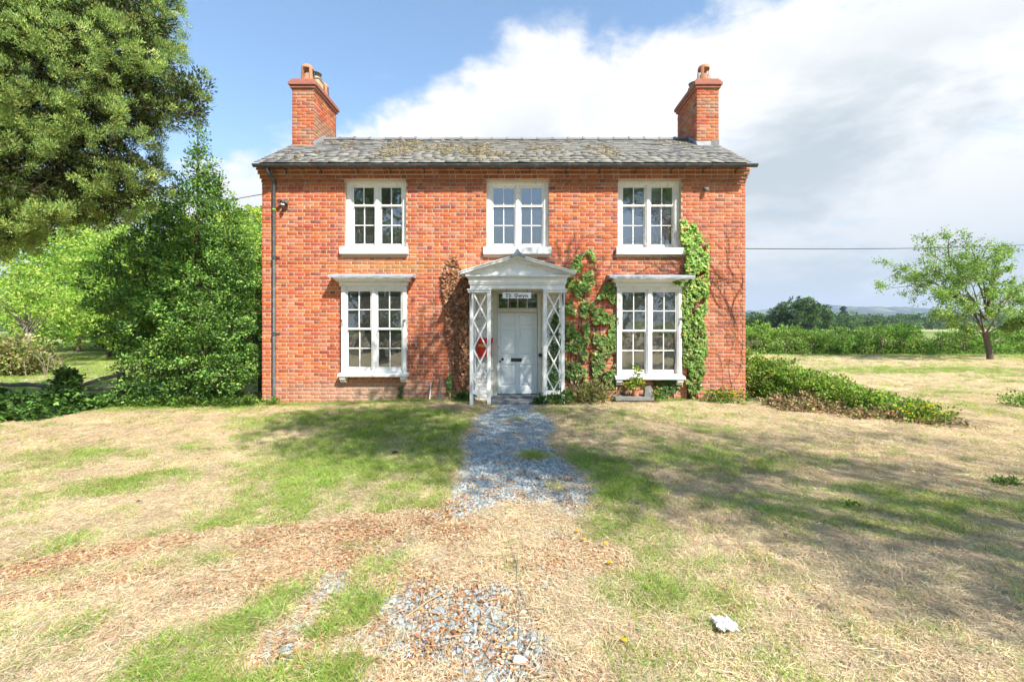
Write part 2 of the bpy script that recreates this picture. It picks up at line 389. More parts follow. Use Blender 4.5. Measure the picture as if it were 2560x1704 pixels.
def make_ground():
    xs = axis(-9.0, 10.0, 0.085, 6000, 1.17); ys = axis(-9.2, 0.6, 0.075, 6000, 1.17)
    xx, yy = np.meshgrid(xs, ys); zz = gz(xx, yy)
    nx, ny = len(xs), len(ys)
    V = np.stack([xx.ravel(), yy.ravel(), zz.ravel()], 1)
    i = np.arange(nx - 1); j = np.arange(ny - 1); ii, jj = np.meshgrid(i, j)
    a = (jj * nx + ii).ravel(); Fq = np.stack([a, a + 1, a + nx + 1, a + nx], 1)
    g, l, p = masks(xx.ravel(), yy.ravel())
    m, t = new_mat('ground_soil_and_grass'); q = pos(t)
    A = lambda nme: t.n('ShaderNodeAttribute', attribute_name=nme).outputs['Fac']
    fine = t.noise(q, 55, 5, 0.7); mid = t.noise(q, 7, 5, 0.65); big = t.noise(q, 0.35, 5, 0.6)
    straw = t.mix(fine, (0.48, 0.36, 0.23), (0.76, 0.60, 0.42)); straw = t.mix(t.ramp(mid, 0.35, 0.7), straw, (0.42, 0.33, 0.19))
    straw = t.mix(t.math('MULTIPLY', t.ramp(big, 0.45, 0.62), 0.4), straw, (0.38, 0.37, 0.16))
    green = t.mix(fine, (0.10, 0.16, 0.03), (0.27, 0.36, 0.08))
    green = t.mix(t.math('MULTIPLY', t.ramp(mid, 0.4, 0.7), 0.5), green, (0.26, 0.27, 0.09))
    lit = t.mix(fine, (0.16, 0.075, 0.035), (0.42, 0.23, 0.11))
    vor = t.n('ShaderNodeTexVoronoi', {'Vector': q, 'Scale': 38.0}, feature='F1')
    grav = t.mix(t.n('ShaderNodeSeparateColor', {0: vor.outputs['Color']}).outputs[0], (0.20, 0.22, 0.225), (0.48, 0.52, 0.53))
    c = t.mix(A('green'), straw, green); c = t.mix(A('litter'), c, lit); c = t.mix(A('gravel'), c, grav)
    # far away: fields of different greens
    far = t.ramp(t.vmath('LENGTH', q), 40, 90)
    fv = t.n('ShaderNodeTexVoronoi', {'Vector': q, 'Scale': 0.006}, feature='F1').outputs['Color']
    fr = t.n('ShaderNodeSeparateColor', {0: fv}).outputs[0]
    fcol = t.mix(t.ramp(fr, 0.2, 0.8), (0.10, 0.17, 0.035), (0.34, 0.36, 0.14)); c = t.mix(far, c, fcol)
    hgt = t.math('ADD', fine, t.math('MULTIPLY', mid, 1.5))
    principled(t, c, 0.95, 0.1, hgt, 0.02)
    me = np_mesh('ground', V, [Fq], m, smooth=True, attrs={'green': g, 'litter': l, 'gravel': p})
    o = part('ground', me); tag(o, 'mown dry lawn and field ground with green and straw patches', kind='structure')
make_ground()

# ------------------------------------------------------------------ brick walls
def brick_colour(n, x, z, header):
    """n bricks -> colours; orange, red and purple burnt ones"""
    base = np.array([[0.55, 0.148, 0.058], [0.50, 0.122, 0.054], [0.59, 0.190, 0.075], [0.46, 0.11, 0.062], [0.37, 0.105, 0.075], [0.29, 0.10, 0.085], [0.55, 0.20, 0.125]])
    ps = np.array([0.30, 0.23, 0.16, 0.12, 0.05, 0.02, 0.12]); ph = np.array([0.18, 0.18, 0.10, 0.17, 0.16, 0.12, 0.09])
    r = rng.random(n); k = np.where(header, np.searchsorted(np.cumsum(ph), r), np.searchsorted(np.cumsum(ps), r)); k = np.clip(k, 0, 6)
    c = base[k] * (1 + 0.11 * rng.standard_normal((n, 1))) 
    c = c * (1 + 0.13 * vnoise(x, z, 15, 4, 0.9) + 0.07 * vnoise(x, z * 0.3, 16, 3, 4.0))[:, None]
    # paler and pinker to the right, soot and painted eaves shadow on the top courses, tan wash over the damp foot
    rt = sstep(1.5, 4.5, x + 0.6 * vnoise(x, z, 5, 2, 1.0))[:, None]; c = c * (1 - 0.30 * rt) + np.array([0.50, 0.22, 0.14]) * 0.30 * rt
    for o_ in up_w + lo_w:
        sx, sz = (o_['x0'] + o_['x1']) / 2, o_.get('sz0', o_['z0'] - .08); q_ = (np.exp(-((x - sx) / 0.75) ** 4) * (z < sz) * np.exp(-(sz - z) / 0.45) * (0.6 + 0.5 * vnoise(x, z * 0.15, 33, 3, 6)))[:, None] * 0.5; c = c * (1 - q_) + np.array([0.30, 0.17, 0.11]) * q_
    soot_shade = (sstep(4.66, 4.92, z + 0.10 * vnoise(x, z, 6, 3, 2)))[:, None] * 0.42; c = c * (1 - soot_shade) + np.array([0.19, 0.10, 0.065]) * soot_shade
    st = (np.exp(-((x + 3.1) / 1.5) ** 2) * (1 - sstep(0.34, 0.70, z + 0.12 * vnoise(x, z, 8, 3, 1.5))))[:, None] * 0.88
    c = c * (1 - st) + np.array([0.44, 0.31, 0.22]) * st
    st = (np.exp(-((x + 2.6) / 1.3) ** 2) * np.exp(-((z - 3.02) / 0.13) ** 2))[:, None] * 0.6
    c = c * (1 - st) + np.array([0.42, 0.26, 0.08]) * st
    dp = (1 - sstep(0.15, 0.9, z))[:, None] * 0.22; c = c * (1 - dp) + np.array([0.46, 0.27, 0.19]) * dp
    pb = (np.exp(-((x + 1.8) / 0.75) ** 2) * sstep(3.2, 2.4, z))[:, None] * 0.3; c = c * (1 - pb) + np.array([0.36, 0.12, 0.08]) * pb
    return np.clip(c, 0.01, 0.9)

def lay_bricks(width, z0, z1, course=0.0817, S=0.2212, H=0.1067, J=0.0138, holes=(), bond='flemish', wob=0.0015):
    """list of (u0,u1,z0,z1,header) in wall coordinates"""
    out = []; k = 0; z = z0; period = S + H + 2 * J
    while z < z1 - 0.02:
        top = min(z + course, z1); u = -(period * 0.5 if k % 2 else 0.0) - (0.0)
        if bond == 'flemish':
            pat = (S, H); i = 0; u = -H - J if k % 2 else 0.0
            u += 0 if k % 2 == 0 else (H + J) * 0.5 - (S - H) * 0.25
            if k % 2: u = -(S + J) * 0.5 + (H) * 0.5 - J * 0.5 - 0.0; i = 1; u = -0.165 + 0.0; i = 0
            else: i = 0
        else:
            pat = (S, S); i = 0; u = -(S + J) / 2 if k % 2 else 0.0
        while u < width:
            wdt = pat[i % 2]; i += 1
            segs = [(max(u, 0), min(u + wdt, width))]
            for (a, b, c, dd) in holes:
                if min(dd, top) - max(c, z) > 0.3 * (top - z):
                    ns = []
                    for s0, s1 in segs:
                        if b <= s0 or a >= s1: ns.append((s0, s1))
                        else:
                            if a - s0 > 0.0: ns.append((s0, a))
                            if s1 - b > 0.0: ns.append((b, s1))
                    segs = ns
            for s0, s1 in segs:
                if s1 - s0 > 0.025: out.append((s0, s1, z, top - J * 0.95, wdt == H))
            u += wdt + J
        z += course; k += 1
    return out

def brick_verts(B, origin, ud, nd, proud, recess=0.012, rnd=0.0026):
    """B (n,5) -> verts (n,12,3) ; nd = outward normal"""
    n = len(B); o = np.asarray(origin, float); ud = np.asarray(ud, float); nd = np.asarray(nd, float); zd = np.array([0, 0, 1.0])
    u0, u1, z0, z1 = [B[:, i] for i in range(4)]
    jit = lambda s: rng.normal(0, s, n)
    ch = 0.004; pr = proud + rng.normal(0, 0.0018, n)
    V = np.zeros((n, 12, 3)); uu = [(u0, 1), (u1, -1), (u1, -1), (u0, 1)]; zz = [(z0, 1), (z0, 1), (z1, -1), (z1, -1)]
    for k in range(4):
        u = uu[k][0] + jit(rnd); z = zz[k][0] + jit(rnd)
        for lvl, (ins, dep) in enumerate(((0, -recess), (0, -ch), (ch * 1.4, 0.0))):
            V[:, lvl * 4 + k] = o + np.outer(u + uu[k][1] * ins, ud) + np.outer(z + zz[k][1] * ins, zd) + np.outer(pr + dep + (jit(0.0007) if lvl == 2 else 0), nd)
    return V
BF = np.array([[a * 4 + i, a * 4 + (i + 1) % 4, a * 4 + 4 + (i + 1) % 4, a * 4 + 4 + i] for a in (0, 1) for i in range(4)] + [[8, 9, 10, 11]])

def build_bricks(V, cols, parent, singles=None, name='brick'):
    n = len(V); singles = np.zeros(n, bool) if singles is None else singles
    rest = ~singles; Vr = V[rest].reshape(-1, 3); m = rest.sum()
    if m:
        Fr = (BF[None] + (np.arange(m) * 12)[:, None, None]).reshape(-1, 4)
        part('brickwork', np_mesh('brickwork', Vr, [Fr], M_brick, np.repeat(cols[rest], 12, 0)), parent, 'stuff')
    for i in np.nonzero(singles)[0]:
        c = V[i].mean(0); me = np_mesh(name, V[i] - c, [BF], M_brick, np.tile(cols[i], (12, 1)))
        ob = part(name, me, parent); ob.location = ob.location + Vector(c)

XL, XR, ZT = X(655.3), X(1863.5), 5.13
BACK = 4.0
house = empty('brick_house', (0, 2, 0), 'two storey red brick farmhouse with slate roof, sash windows and white trellis porch', 'house')

# openings of the front wall, in world x / z
REC = 0.10
up_w = [dict(x0=X(862), x1=X(1015.5), z0=Z(618), z1=Z(449), s0=X(852), s1=X(1021.5), sz0=Z(636), sz1=Z(618)),
        dict(x0=X(1216), x1=X(1372), z0=Z(618), z1=Z(451), s0=X(1208.5), s1=X(1378), sz0=Z(636), sz1=Z(618)),
        dict(x0=X(1545), x1=X(1703), z0=Z(619), z1=Z(449), s0=X(1539), s1=X(1713), sz0=Z(637), sz1=Z(619))]
lo_w = [dict(x0=X(857), x1=X(1018), z0=Z(931), z1=Z(716)), dict(x0=X(1540), x1=X(1701), z0=Z(938), z1=Z(718))]
DX0, DX1, DZ1 = X(1232), X(1355), Z(722)
holes = [(o['x0'], o['x1'], o['z0'] - 0.01, o['z1']) for o in up_w]
holes += [(o['s0'], o['s1'], o['sz0'], o['sz1'] + 0.01) for o in up_w]
holes += [(o['x0'] + 0.02, o['x1'] - 0.02, o['z0'], o['z1']) for o in lo_w]
holes += [(DX0, DX1, -1, DZ1)]
AIR = (X(923), X(947), Z(1000), Z(985)); holes += [AIR]
hu = [(a - XL, b - XL, c, dd) for a, b, c, dd in holes]

def wall_with_holes(mb, x0, x1, y0, y1, z0, z1, hs):
    """front wall body split into blocks round the openings"""
    xs = sorted({x0, x1, *[h[0] for h in hs], *[h[1] for h in hs]}); xs = [x for x in xs if x0 <= x <= x1]
    for a, b in zip(xs[:-1], xs[1:]):
        if b - a < 1e-4: continue
        m = (a + b) / 2; cuts = sorted([(h[2], h[3]) for h in hs if h[0] < m < h[1]]); z = z0
        for c, dd in cuts:
            if c > z: mb.box(a, b, y0, y1, z, c)
            z = max(z, dd)
        if z < z1: mb.box(a, b, y0, y1, z, z1)

wb = MB(); wall_with_holes(wb, XL + 0.006, XR - 0.006, 0.004, 0.30, -0.3, ZT, [h for h in holes if h is not AIR])
WPX0, WPX1, WPZ = X(1184), X(1243), Z(727)
wall = wb.build('wall', M_mortar, house)
g2 = MB(); g2.box(XL + 0.006, XL + 0.30, 0.30, BACK, -0.3, ZT).box(XR - 0.30, XR - 0.006, 0.30, BACK, -0.3, ZT).box(XL + 0.3, XR - 0.3, BACK - 0.3, BACK - 0.006, -0.3, ZT)
for xa, xb in ((XL + 0.006, XL + 0.25), (XR - 0.25, XR - 0.006)):
    g2.prism_x([(0.02, ZT), (BACK - 0.02, ZT), (2.0, 6.50)], xa, xb)
g2.build('gable_wall', M_mortar, house)
# inside: floors, room partitions
rm = MB(); rm.box(XL + 0.3, XR - 0.3, 0.31, BACK - 0.31, 2.45, 2.65).box(XL + 0.3, XR - 0.3, 0.31, BACK - 0.31, -0.05, 0.1).box(XL + 0.3, XR - 0.3, 0.31, BACK - 0.31, 5.0, 5.1)
for xx in (-1.1, 1.1): rm.box(xx - 0.06, xx + 0.06, 0.31, BACK - 0.31, 0.1, 2.45).box(xx - 0.06, xx + 0.06, 0.31, BACK - 0.31, 2.65, 5.0)
rm.build('room_partition', M_plaster, house)

B = lay_bricks(XR - XL, 0.05 - 4 * 0.0817 + 0.0, 4.86, holes=hu)
B = np.array([b for b in B], float); hd = B[:, 4] > 0.5
bx = (B[:, 0] + B[:, 1]) / 2 + XL; bz = (B[:, 2] + B[:, 3]) / 2
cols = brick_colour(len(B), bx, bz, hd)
painted = (((bx > X(1180)) & (bx < DX0)) | ((bx > DX1) & (bx < X(1410)))) & (bz < Z(729))
cols[painted] = np.array([0.66, 0.65, 0.60]) * (1 + 0.05 * rng.standard_normal((painted.sum(), 1)))
BV = brick_verts(B, (XL, 0, 0), (1, 0, 0), (0, -1, 0), 0.004)
vis = (~hd) & ((B[:, 1] - B[:, 0]) > 0.21) & (~painted) & (bz > 0.3) & ((bx < -1.95) | ((bx > 2.0) & (bx < 5) & (bz > 4.2)))
key = np.where(vis, np.hypot(bx, bz - CAMH), 1e9); sel = np.zeros(len(B), bool); sel[np.argsort(key)[:220]] = True
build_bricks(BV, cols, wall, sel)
# painted mortar behind the porch
pm = MB(); zz0 = 0.0
for a, b in ((X(1182), DX0 - 0.001), (DX1 + 0.001, X(1409))): pm.box(a, b, -0.0015, 0.0035, 0.0, Z(729))
pm.build('painted_mortar', M_white, wall)
# corbel courses under the eaves
zc0 = 4.86; steps = [(0.022, zc0, True), (0.055, zc0 + 0.0817, False), (0.095, zc0 + 0.1634, False), (0.13, zc0 + 0.245, False)]
cb = MB()
Vs = []; Cs = []
hs_c = [(h[0], h[1], h[2], h[3]) for h in holes[:3]]
for pr, z, head in steps:
    top = min(z + 0.0817, 5.16); e = pr * 0.5
    holes_c = [(h[0] - XL + e, h[1] - XL + e, h[2], h[3]) for h in hs_c] if z < 4.93 else ()
    bb = lay_bricks(XR - XL + 2 * e, z, top, S=0.222 if not head else 0.108, H=0.108, holes=holes_c)
    bb = np.array(bb); x = (bb[:, 0] + bb[:, 1]) / 2 + XL - e; zq = (bb[:, 2] + bb[:, 3]) / 2
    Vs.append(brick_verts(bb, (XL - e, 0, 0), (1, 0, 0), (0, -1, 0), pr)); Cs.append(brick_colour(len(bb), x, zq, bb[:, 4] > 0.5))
    if z >= 4.93: cb.box(XL - e + 0.006, XR + e - 0.006, -pr + 0.009, 0.003, z, top)
Vs = np.concatenate(Vs); Cs = np.concatenate(Cs)
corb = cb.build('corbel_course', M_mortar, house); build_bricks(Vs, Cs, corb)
# gable ends
for xg, ud, nd in ((XL, (0, 1, 0), (-1, 0, 0)), (XR, (0, 1, 0), (1, 0, 0))):
    bb = np.array(lay_bricks(BACK, 0.05 - 4 * 0.0817, 6.4)); m = (bb[:, 3] < 5.12) | (((bb[:, 3] - 5.12) * 1.45 < np.minimum(bb[:, 0], BACK - bb[:, 1])))
    bb = bb[m]; v = brick_verts(bb, (xg, 0, 0), ud, nd, 0.004)
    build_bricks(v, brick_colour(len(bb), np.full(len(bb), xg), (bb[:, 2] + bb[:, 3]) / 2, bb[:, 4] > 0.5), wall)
# air brick
ab = MB(); a, b, c, dd = AIR; ab.box(a + 0.004, b - 0.004, -0.004, 0.05, c + 0.006, dd - 0.004, (0.5, 0.34, 0.2))
ab.build('air_brick', M_buff, house)
sl = MB()
for i in range(7):
    for j in range(3):
        x = a + 0.025 + (b - a - 0.05) * i / 6; z = c + 0.032 + 0.033 * j; sl.box(x - 0.007, x + 0.007, -0.0055, -0.002, z - 0.009, z + 0.009)
sl.build('vent_slot', M_dark, bpy.data.objects['air_brick'])

# ------------------------------------------------------------------ roof
EY, EZ, RY, RZ = -0.27, 5.185, 2.0, 6.60
rl = math.hypot(RY - EY, RZ - EZ); ry, rz = (RY - EY) / rl, (RZ - EZ) / rl
RX0, RX1 = XL - 0.02, XR + 0.0
rb = MB(); rb.prism_x([(EY + 0.02, EZ - 0.02), (RY, RZ - 0.03), (2 * RY - EY, EZ - 0.02), (2 * RY - EY, EZ - 0.06), (RY, RZ - 0.075), (EY + 0.02, EZ - 0.06)], RX0 + 0.01, RX1 - 0.01)
roof = rb.build('roof', M_dark, house)
CHY0, CHY1 = 1.33, 2.70; CW = 0.545
ch_boxes = [(XL, XL + CW), (XR - CW, XR)]
rows = 18; sv = []; scol = []; sbig = []
s = 0.0
for k in range(rows):
    ex = 0.168 - 0.0022 * k; s0 = s - 0.0; u = RX0 - rng.random() * 0.15
    tone = rng.normal(0, 0.04)
    while u < RX1:
        wdt = rng.uniform(0.15, 0.29) * (1.1 - 0.012 * k); a, b = max(u, RX0), min(u + wdt, RX1)
        u += wdt + 0.003
        if b - a < 0.04: continue
        s1 = min(s0 + ex + 0.09, rl); ym = EY + ry * (s0 + ex * 0.5)
        if any(a > c0 - 0.02 and b < c1 + 0.02 and EY + ry * s0 > CHY0 - 0.02 for c0, c1 in ch_boxes): continue
        for c0, c1 in ch_boxes:
            if EY + ry * s0 > CHY0 - 0.05:
                if a < c0 < b and c1 >= b: b = c0
                if a < c1 < b and c0 <= a: a = c1
        lo = 0.022 + rng.uniform(0, 0.010); hi = 0.004; th = rng.uniform(0.009, 0.016); dl = rng.normal(0, 0.008); tilt = rng.normal(0, 0.003)
        V = []
        for (uu, ss, up) in ((a, s0 + dl, lo + tilt), (b - 0.003, s0 + dl + rng.normal(0, 0.004), lo - tilt), (b - 0.003, s1, hi), (a, s1, hi)):
            for hgt in (0, th):
                V.append((uu, EY + ry * ss - rz * (up + hgt), EZ + rz * ss + ry * (up + hgt)))
        sv.append(V); x = (a + b) / 2
        g = rng.choice([0.0, 1.0, 2.0], p=[0.5, 0.3, 0.2]); base = {0: (0.235, 0.23, 0.215), 1: (0.28, 0.27, 0.24), 2: (0.18, 0.178, 0.175)}[int(g)]
        base = np.array(base) * (1 + rng.normal(0, 0.08) + tone); ms = 0.22 * math.exp(-((x + 0.4) / 2.6) ** 2)
        base = base * (1 - ms) + np.array([0.25, 0.22, 0.12]) * ms; scol.append(np.clip(base, 0.03, 0.7)); sbig.append(k)
    s += ex
    if s > rl - 0.05: break
SF = [(1, 3, 5, 7), (0, 6, 4, 2), (0, 2, 3, 1), (2, 4, 5, 3), (4, 6, 7, 5), (6, 0, 1, 7)]
order = np.argsort(np.array(sbig), kind='stable'); ns = min(300, len(order))
for i in order[:ns]:
    V = np.array(sv[i]); c = V.mean(0); ob = part('slate', np_mesh('slate', V - c, [SF], M_slate, np.tile(scol[i], (8, 1))), roof); ob.location = ob.location + Vector(c)
mr = MB()
for i in order[ns:]: mr.add(sv[i], SF, scol[i])
mr.build('slates', M_slate, roof, 'stuff')
# back slope, plain slates
mr = MB()
for k in range(14):
    s0 = k * 0.19; u = RX0
    while u < RX1:
        b = min(u + rng.uniform(0.25, 0.38), RX1); lo = 0.028; V = []
        for (uu, ss, up) in ((u, s0, lo), (b - 0.004, s0, lo), (b - 0.004, s0 + 0.27, 0.004), (u, s0 + 0.27, 0.004)):
            ss = min(ss, rl)
            for hgt in (0, 0.012): V.append((uu, 2 * RY - EY - ry * ss + rz * (up + hgt), EZ + rz * ss + ry * (up + hgt)))
        if not any(u > c0 - 0.1 and b < c1 + 0.1 for c0, c1 in ch_boxes): mr.add(V, SF, np.array((0.21, 0.2, 0.19)) * rng.uniform(0.8, 1.2))
        u = b
mr.build('rear_slates', M_slate, roof, 'stuff')
# moss cushions
n = 5200; u = rng.normal(-0.4, 2.6, n); u2 = rng.uniform(RX0 + 0.6, RX1 - 0.6, n); u = np.where(rng.random(n) < 0.75, u, u2); ss = rng.uniform(0.12, rl - 0.12, n)
dens = vnoise(u, ss * 1.0, 77, 4, 1.4) + 0.7 * np.exp(-((u + 1.3 + (ss - 1.3) * 0.7) / 0.9) ** 2) * (ss > 0.6); kp = (dens > 0.30) & (u > RX0 + 0.3) & (u < RX1 - 0.3); u, ss = u[kp], ss[kp]
mm = MB()
for a, b in zip(u, ss):
    # sit the cushion on the lower edge of a course
    kk = round(b / 0.172); b = min(kk * 0.172 + rng.normal(0.015, 0.02), rl - 0.05); r = rng.uniform(0.010, 0.032); q = rng.uniform(0.9, 2.2)
    P0 = np.array([a, EY + ry * b - rz * 0.036, EZ + rz * b + ry * 0.036]); ax = np.array([1, 0, 0]); ay = np.array([0, ry, rz]); an = np.array([0, -rz, ry])
    V = []; 
    for lv, (rr, hh) in enumerate(((1.0, 0.0), (0.8, 0.5), (0.3, 0.85))):
        for j in range(6):
            t_ = j * PI / 3 + lv * 0.4; V.append(P0 + ax * math.cos(t_) * r * rr * q * rng.uniform(0.8, 1.2) + ay * math.sin(t_) * r * rr + an * hh * r * 0.9)
    Fm = [(l * 6 + j, l * 6 + (j + 1) % 6, l * 6 + 6 + (j + 1) % 6, l * 6 + 6 + j) for l in (0, 1) for j in range(6)] + [(12, 13, 14, 15, 16, 17)]
    cc = np.array([[0.16, 0.125, 0.07], [0.23, 0.19, 0.10], [0.10, 0.08, 0.05], [0.29, 0.24, 0.15]][rng.integers(4)]) * rng.uniform(0.8, 1.2)
    mm.add(V, Fm, cc)
mm.build('moss', M_slate, roof, 'stuff')
# ridge tiles
for k in range(26):
    x0 = XL + CW + 0.02 - 0.0 + k * 0.40; x1 = min(x0 + 0.395, XR - CW)
    if x1 - x0 < 0.1: break
    t = MB(); ys = 0.012 * math.sin(k * 1.7); pr = []
    for q in range(7):
        aa = PI * q / 6; pr.append((RY - 0.13 * math.cos(aa), RZ - 0.02 + 0.085 * math.sin(aa) + ys * 0.4))
    pin = [(RY - 0.11 * math.cos(PI * q / 6), RZ - 0.03 + 0.07 * math.sin(PI * q / 6) + ys * 0.4) for q in range(6, -1, -1)]
    t.prism_x(pr + pin, x0, x1 - 0.05)
    pr2 = [(RY + (y - RY) * 1.12, RZ - 0.02 + (z - RZ + 0.02) * 1.22) for y, z in pr]; t.prism_x(pr2 + pin, x1 - 0.049, x1)
    o = t.build('ridge_tile', M_slate, roof)
    a = o.data.attributes['Col']; nn = len(o.data.vertices); c = np.ones((nn, 4), np.float32); c[:, :3] = np.array((0.20, 0.20, 0.205)) * rng.uniform(0.75, 1.35); a.data.foreach_set('color', c.ravel())

# gutter and downpipe
gm = MB(); gy, gzz, gr = EY - 0.045, 5.155, 0.062
prof = [(gy + gr * math.cos(PI + PI * q / 8), gzz + gr * math.sin(PI + PI * q / 8)) for q in range(9)]
prof += [(gy + (gr - 0.01) * math.cos(2 * PI - PI * q / 8), gzz + (gr - 0.01) * math.sin(2 * PI - PI * q / 8)) for q in range(9)]
GX0, GX1 = X(634, -0.3), X(1892, -0.3)
gm.prism_x(prof, GX0, GX1)
gut = gm.build('gutter', M_gutter, house, smooth=False)
jm = MB()
for px in (747, 905, 1090, 1240, 1265, 1330, 1420, 1505, 1600, 1711, 1780):
    x = X(px, -0.3); jm.prism_x([(gy + (y - gy) * 1.12, gzz + (z - gzz) * 1.12) for y, z in prof[:9]] + [(gy + gr, gzz + 0.004), (gy - gr, gzz + 0.004)], x - 0.022, x + 0.022)
jm.build('joint', M_gutter, gut)
for px in (675, 712, 800, 893, 975, 1060, 1151, 1245, 1325, 1415, 1500, 1590, 1680, 1760, 1842):
    x = X(px, -0.2); bk = MB(); bk.box(x - 0.010, x + 0.010, gy - 0.02, -0.131, gzz - gr - 0.014, gzz - gr - 0.002).box(x - 0.010, x + 0.010, -0.145, -0.131, gzz - gr - 0.08, gzz - gr - 0.014)
    bk.build('gutter_bracket', M_black, gut)
dx = X(684.5, -0.09); dp = MB()
dp.tube([(dx - 0.04, gy, gzz - gr), (dx - 0.04, gy, gzz - gr - 0.06), (dx - 0.015, -0.20, gzz - 0.20), (dx, -0.10, gzz - 0.29), (dx, -0.085, gzz - 0.36), (dx, -0.085, 0.02)], 0.034, 12)
pipe = dp.build('downpipe', M_gutter, house, smooth=True)
for py, r in ((433, 0.043), (457, 0.041), (643, 0.046), (834, 0.045)):
    z = Z(py, -0.085); q = MB(); y = -0.085 if py > 440 else -0.185; q.lathe([(0.034, -0.04), (r, -0.038), (r, 0.012), (r + 0.006, 0.016), (r + 0.006, 0.03), (0.034, 0.034)], dx if py > 440 else dx - 0.012, y, 12, z=z)
    if py > 600: q.box(dx - 0.085, dx + 0.085, -0.02, -0.0045, z - 0.02, z + 0.02).box(dx - 0.012, dx + 0.012, -0.05, -0.02, z - 0.02, z + 0.02)
    q.build('pipe_collar', M_gutter, pipe)
z = Z(523.5, -0.085); q = MB(); q.lathe([(0.036, -0.012), (0.040, -0.012), (0.040, 0.012), (0.036, 0.012)], dx, -0.085, 12, z=z); q.build('green_tie', M_tie, pipe)

# ------------------------------------------------------------------ chimneys
def hooded_pot(mb, x, y, z, r=0.165, h=0.46):
    mb.lathe([(r * 1.04, 0), (r * 1.02, h * 0.16), (r * 0.80, h * 0.16)], x, y, 18, z=z)
    mb.lathe([(r * 0.62, h * 0.05), (r * 0.58, h * 0.50), (r * 0.48, h * 0.50), (r * 0.48, h * 0.1)], x, y, 16, z=z, cap=False)
    for k in range(4):
        a = PI / 4 + k * PI / 2 + 0.18
        mb.lathe([(r * 0.82, h * 0.14), (r * 1.02, h * 0.14), (r * 0.88, h * 0.82), (r * 0.68, h * 0.82), (r * 0.82, h * 0.14)], x, y, 4, z=z, a0=a - 0.27, a1=a + 0.27, cap=False)
    mb.lathe([(r * 0.60, h * 0.80), (r * 0.89, h * 0.79), (r * 0.88, h * 0.88), (r * 0.74, h * 0.97), (r * 0.45, h * 1.03), (r * 0.1, h * 1.05)], x, y, 18, z=z)

